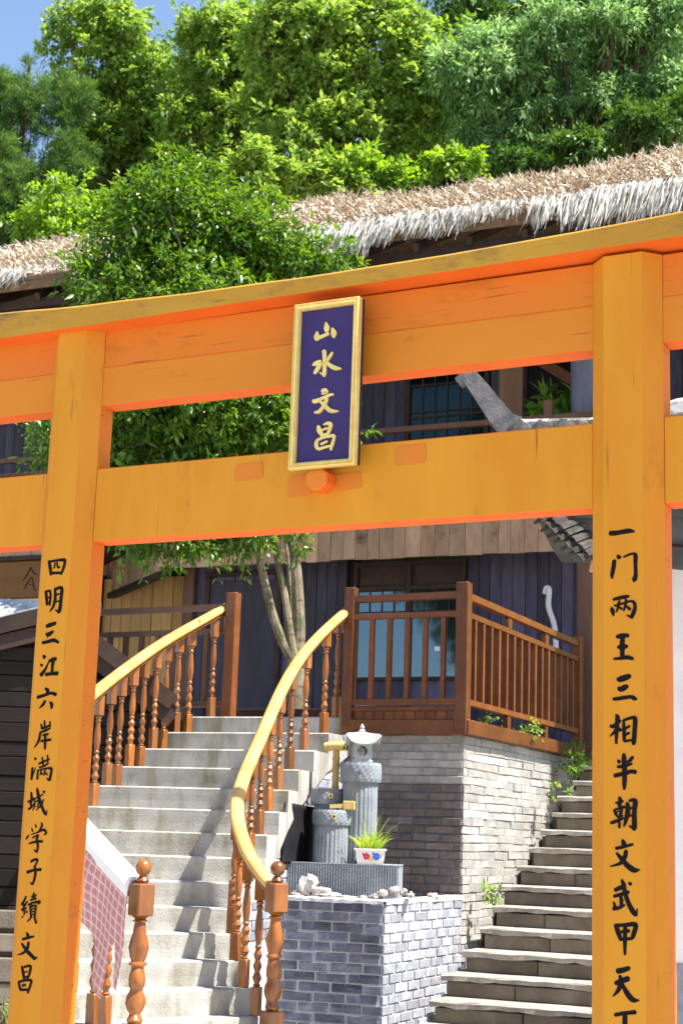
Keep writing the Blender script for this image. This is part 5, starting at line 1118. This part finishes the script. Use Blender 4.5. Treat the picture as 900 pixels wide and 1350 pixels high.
tree('tall yellow-green tree reaching the sky at the upper left', 130, 28, [(118,30,28,62,50),(150,70,28,70,50),(200,110,28,60,50),(165,30,28,35,35),(110,110,28,60,45),(170,110,28,60,50),(200,150,28,50,50),(90,60,28,35,30),(215,80,28,28,25),(150,180,28,70,50),(70,35,28,14,18),(190,200,28,60,40)], 'maple', 24000, .15, .10, 34, .30, tone=.4)
tree('leafy tree whose thin top spreads against the sky, upper left of centre', 290, 27, [(300,70,27,60,60),(255,150,27,50,60),(290,60,27,45,50),(270,110,27,45,50),(330,40,27,40,40),(300,160,27,60,50),(250,30,27,16,12),(340,100,27,40,45),(260,190,27,50,40),(310,10,27,22,18),(240,140,27,35,40)], 'maple', 20000, .15, .10, 35, .28, tone=.45)
tree('large sunlit maple with a forked trunk at the top centre', 440, 25, [(430,60,25,75,60),(500,100,25,80,60),(380,110,25,60,60),(450,170,25,90,55),(540,60,25,60,50),(350,50,25,45,40),(400,10,25,60,35),(500,10,25,60,35),(560,130,25,55,50),(470,225,25,80,40),(390,200,25,60,45),(560,190,25,55,40)], 'maple', 42000, .15, .11, 36, .30, limbs=14, trunk_r=.17, tone=.5)
tree('broad blue-green tree with feathery foliage at the upper right', 770, 24, [(760,60,24,90,60),(850,50,24,80,60),(690,90,24,70,55),(640,130,24,65,50),(820,130,24,90,50),(720,150,24,80,45),(880,120,24,60,50),(600,90,24,35,30),(650,60,24,50,30),(780,0,24,80,35),(880,-10,24,60,40),(660,185,24,60,28)], 'ash', 44000, .17, .055, 37, .30, limbs=14, trunk_r=.20, per=24, droop=.55, tone=.5)
tree('round bright bush below the pine at the left', 95, 24, [(95,265,24,48,45),(60,300,24,50,35),(130,290,24,40,40),(100,315,24,60,25)], 'mid', 10000, .13, .075, 38, .24, grp='bushes on the hillside', trunk_r=.07, base='bush', tone=.7)
tree('dark leafy shrub in the shade between the two upper left trees', 175, 30, [(170,230,30,60,60),(230,230,30,50,60),(200,290,30,70,40),(120,210,30,50,40)], 'dark', 11000, .16, .09, 39, .35, grp='bushes on the hillside', trunk_r=.08, base='bush')
tree('dark shrub mass behind the central part of the thatched ridge', 420, 29, [(400,250,29,90,40),(500,250,29,90,40),(330,240,29,60,50),(600,220,29,80,50),(460,150,29,90,60),(560,120,29,90,70)], 'dark', 18000, .16, .09, 40, .38, grp='bushes on the hillside', trunk_r=.08, base='bush')
tree('dark shrub mass behind the right end of the thatched ridge', 760, 29, [(700,190,29,90,40),(800,160,29,90,60),(880,150,29,70,60),(740,90,29,120,70),(860,60,29,100,70)], 'dark', 18000, .16, .09, 41, .38, grp='bushes on the hillside', trunk_r=.08, base='bush')
tree('bright sapling just behind the thatch left of centre', 380, 22, [(380,240,22,60,35),(440,245,22,50,30),(330,225,22,40,35)], 'maple', 8000, .12, .08, 42, .22, grp='bushes on the hillside', trunk_r=.06, base='bush', tone=.6)
tree('bright undergrowth just behind the thatch at the centre', 545, 22, [(520,235,22,40,22),(600,215,22,36,16),(470,225,22,36,30)], 'mid', 6000, .12, .07, 43, .22, grp='bushes on the hillside', trunk_r=.06, base='bush', tone=.65)
tree('dark pine standing in the shade at the far left', -20, 31, [(-20,180,31,80,90),(30,270,31,70,60),(90,250,31,60,60)], 'dark', 16000, .14, .07, 44, .35, trunk_r=.12, base='pine_tree')
# undergrowth covering the slope behind the house
rs_ = np.random.RandomState(77); nc = 3600; X = rs_.uniform(-16, 20, nc); Y = rs_.uniform(20.5, 47, nc)
Cc = np.stack([X, Y, np.array([hill_z(x, y) for x, y in zip(X, Y)])+rs_.uniform(.0, 1.5, nc)**1.3], 1); per = 30; idx = np.repeat(np.arange(nc), per); k = len(idx)
e = rs_.normal(size=(k,3)); e /= np.linalg.norm(e,axis=1)[:,None]; Pq = Cc[idx]+e*np.array([.5,.5,.35])*(rs_.uniform(.2,1,k)**.5)[:,None]
tone = np.clip(rs_.uniform(.1,.8,nc)[idx]+rs_.normal(0,.15,k),0,1)
stuff(link('undergrowth', leaf_mesh('undergrowth', Lm['mid'], Pq, e*.8+np.array([0,0,-.2])+rs_.normal(0,.3,(k,3)), np.array([0,0,1.])+rs_.normal(0,.5,(k,3)), .17*rs_.uniform(.6,1.2,k), .10*rs_.uniform(.7,1.2,k), tone, True)))
# small plants
def sprig(name, label, c, h, rad, n, kind, seed, ll=.07, lw=.03, grp=None):
    t = thing(name, label, 'plant', tuple(c), 0, grp); r = random.Random(seed); b = MB(); tips = []
    for k in range(max(3, n//40)):
        a = r.uniform(0,6.28); q = Vector((math.cos(a)*rad*r.uniform(.3,1), math.sin(a)*rad*r.uniform(.3,1), h*r.uniform(.5,1))); b.tube([(0,0,-.02), q*.5+Vector((0,0,h*.1)), q], [.006,.004,.002], 5); tips.append(q)
    b.build('stems', M['barkB'], t)
    o, _ = crown('leaves', Lm[kind], t, [(c[0]+q.x*.75, c[1]+q.y*.75, c[2]+q.z*.75, rad*.42, rad*.42, h*.3) for q in tips], n, ll, lw, seed, clump=rad*.3, per=7, offset=c); return t
sprig('wall_weed', 'pale leafy weed under the deck railing near its corner post', S.w(-.02,.55,2.52), .14, .11, 80, 'maple', 51, .045, .025, grp='weeds under the deck railing')
sprig('wall_weed', 'larger leafy weed under the middle of the right deck railing', S.w(-.06,1.6,2.52), .16, .24, 190, 'maple', 52, .045, .025, grp='weeds under the deck railing')
sprig('wall_weed', 'trailing weed at the far end of the deck beam', S.w(.10,2.75,2.42), .14, .12, 60, 'maple', 53, .045, .02, grp='weeds under the deck railing')
sprig('step_weed', 'small broad-leaved weed growing beside the middle stone steps', S.w(.22,.15,1.12), .16, .10, 60, 'mid', 54, .065, .03, 'weeds beside the stone steps')
sprig('step_weed', 'bushy weed growing beside the topmost stone steps', S.w(.22,2.45,2.12), .36, .20, 420, 'mid', 55, .05, .026, 'weeds beside the stone steps')
sprig('step_weed', 'thin weed on the wall foot above the bushy one', S.w(.24,1.85,1.90), .24, .13, 90, 'maple', 56, .05, .03, 'weeds beside the stone steps')
for k, x in enumerate((-.72,-.42)): sprig('balcony_plant', ['leafy dark balcony plant left of the round column','leafy dark balcony plant beside the round column'][k], S.w(x,4.15,5.85), .70, .24, 110, 'mid', 57+k, .26, .09, 'plants on the upper balcony')
sprig('corner_plant', 'thin grass tuft at the foot of the grey planks, bottom left', Vector((at(8,1340,9.2).x, at(8,1340,9.2).y, .42)), .28, .12, 40, 'maple', 60, .12, .01)
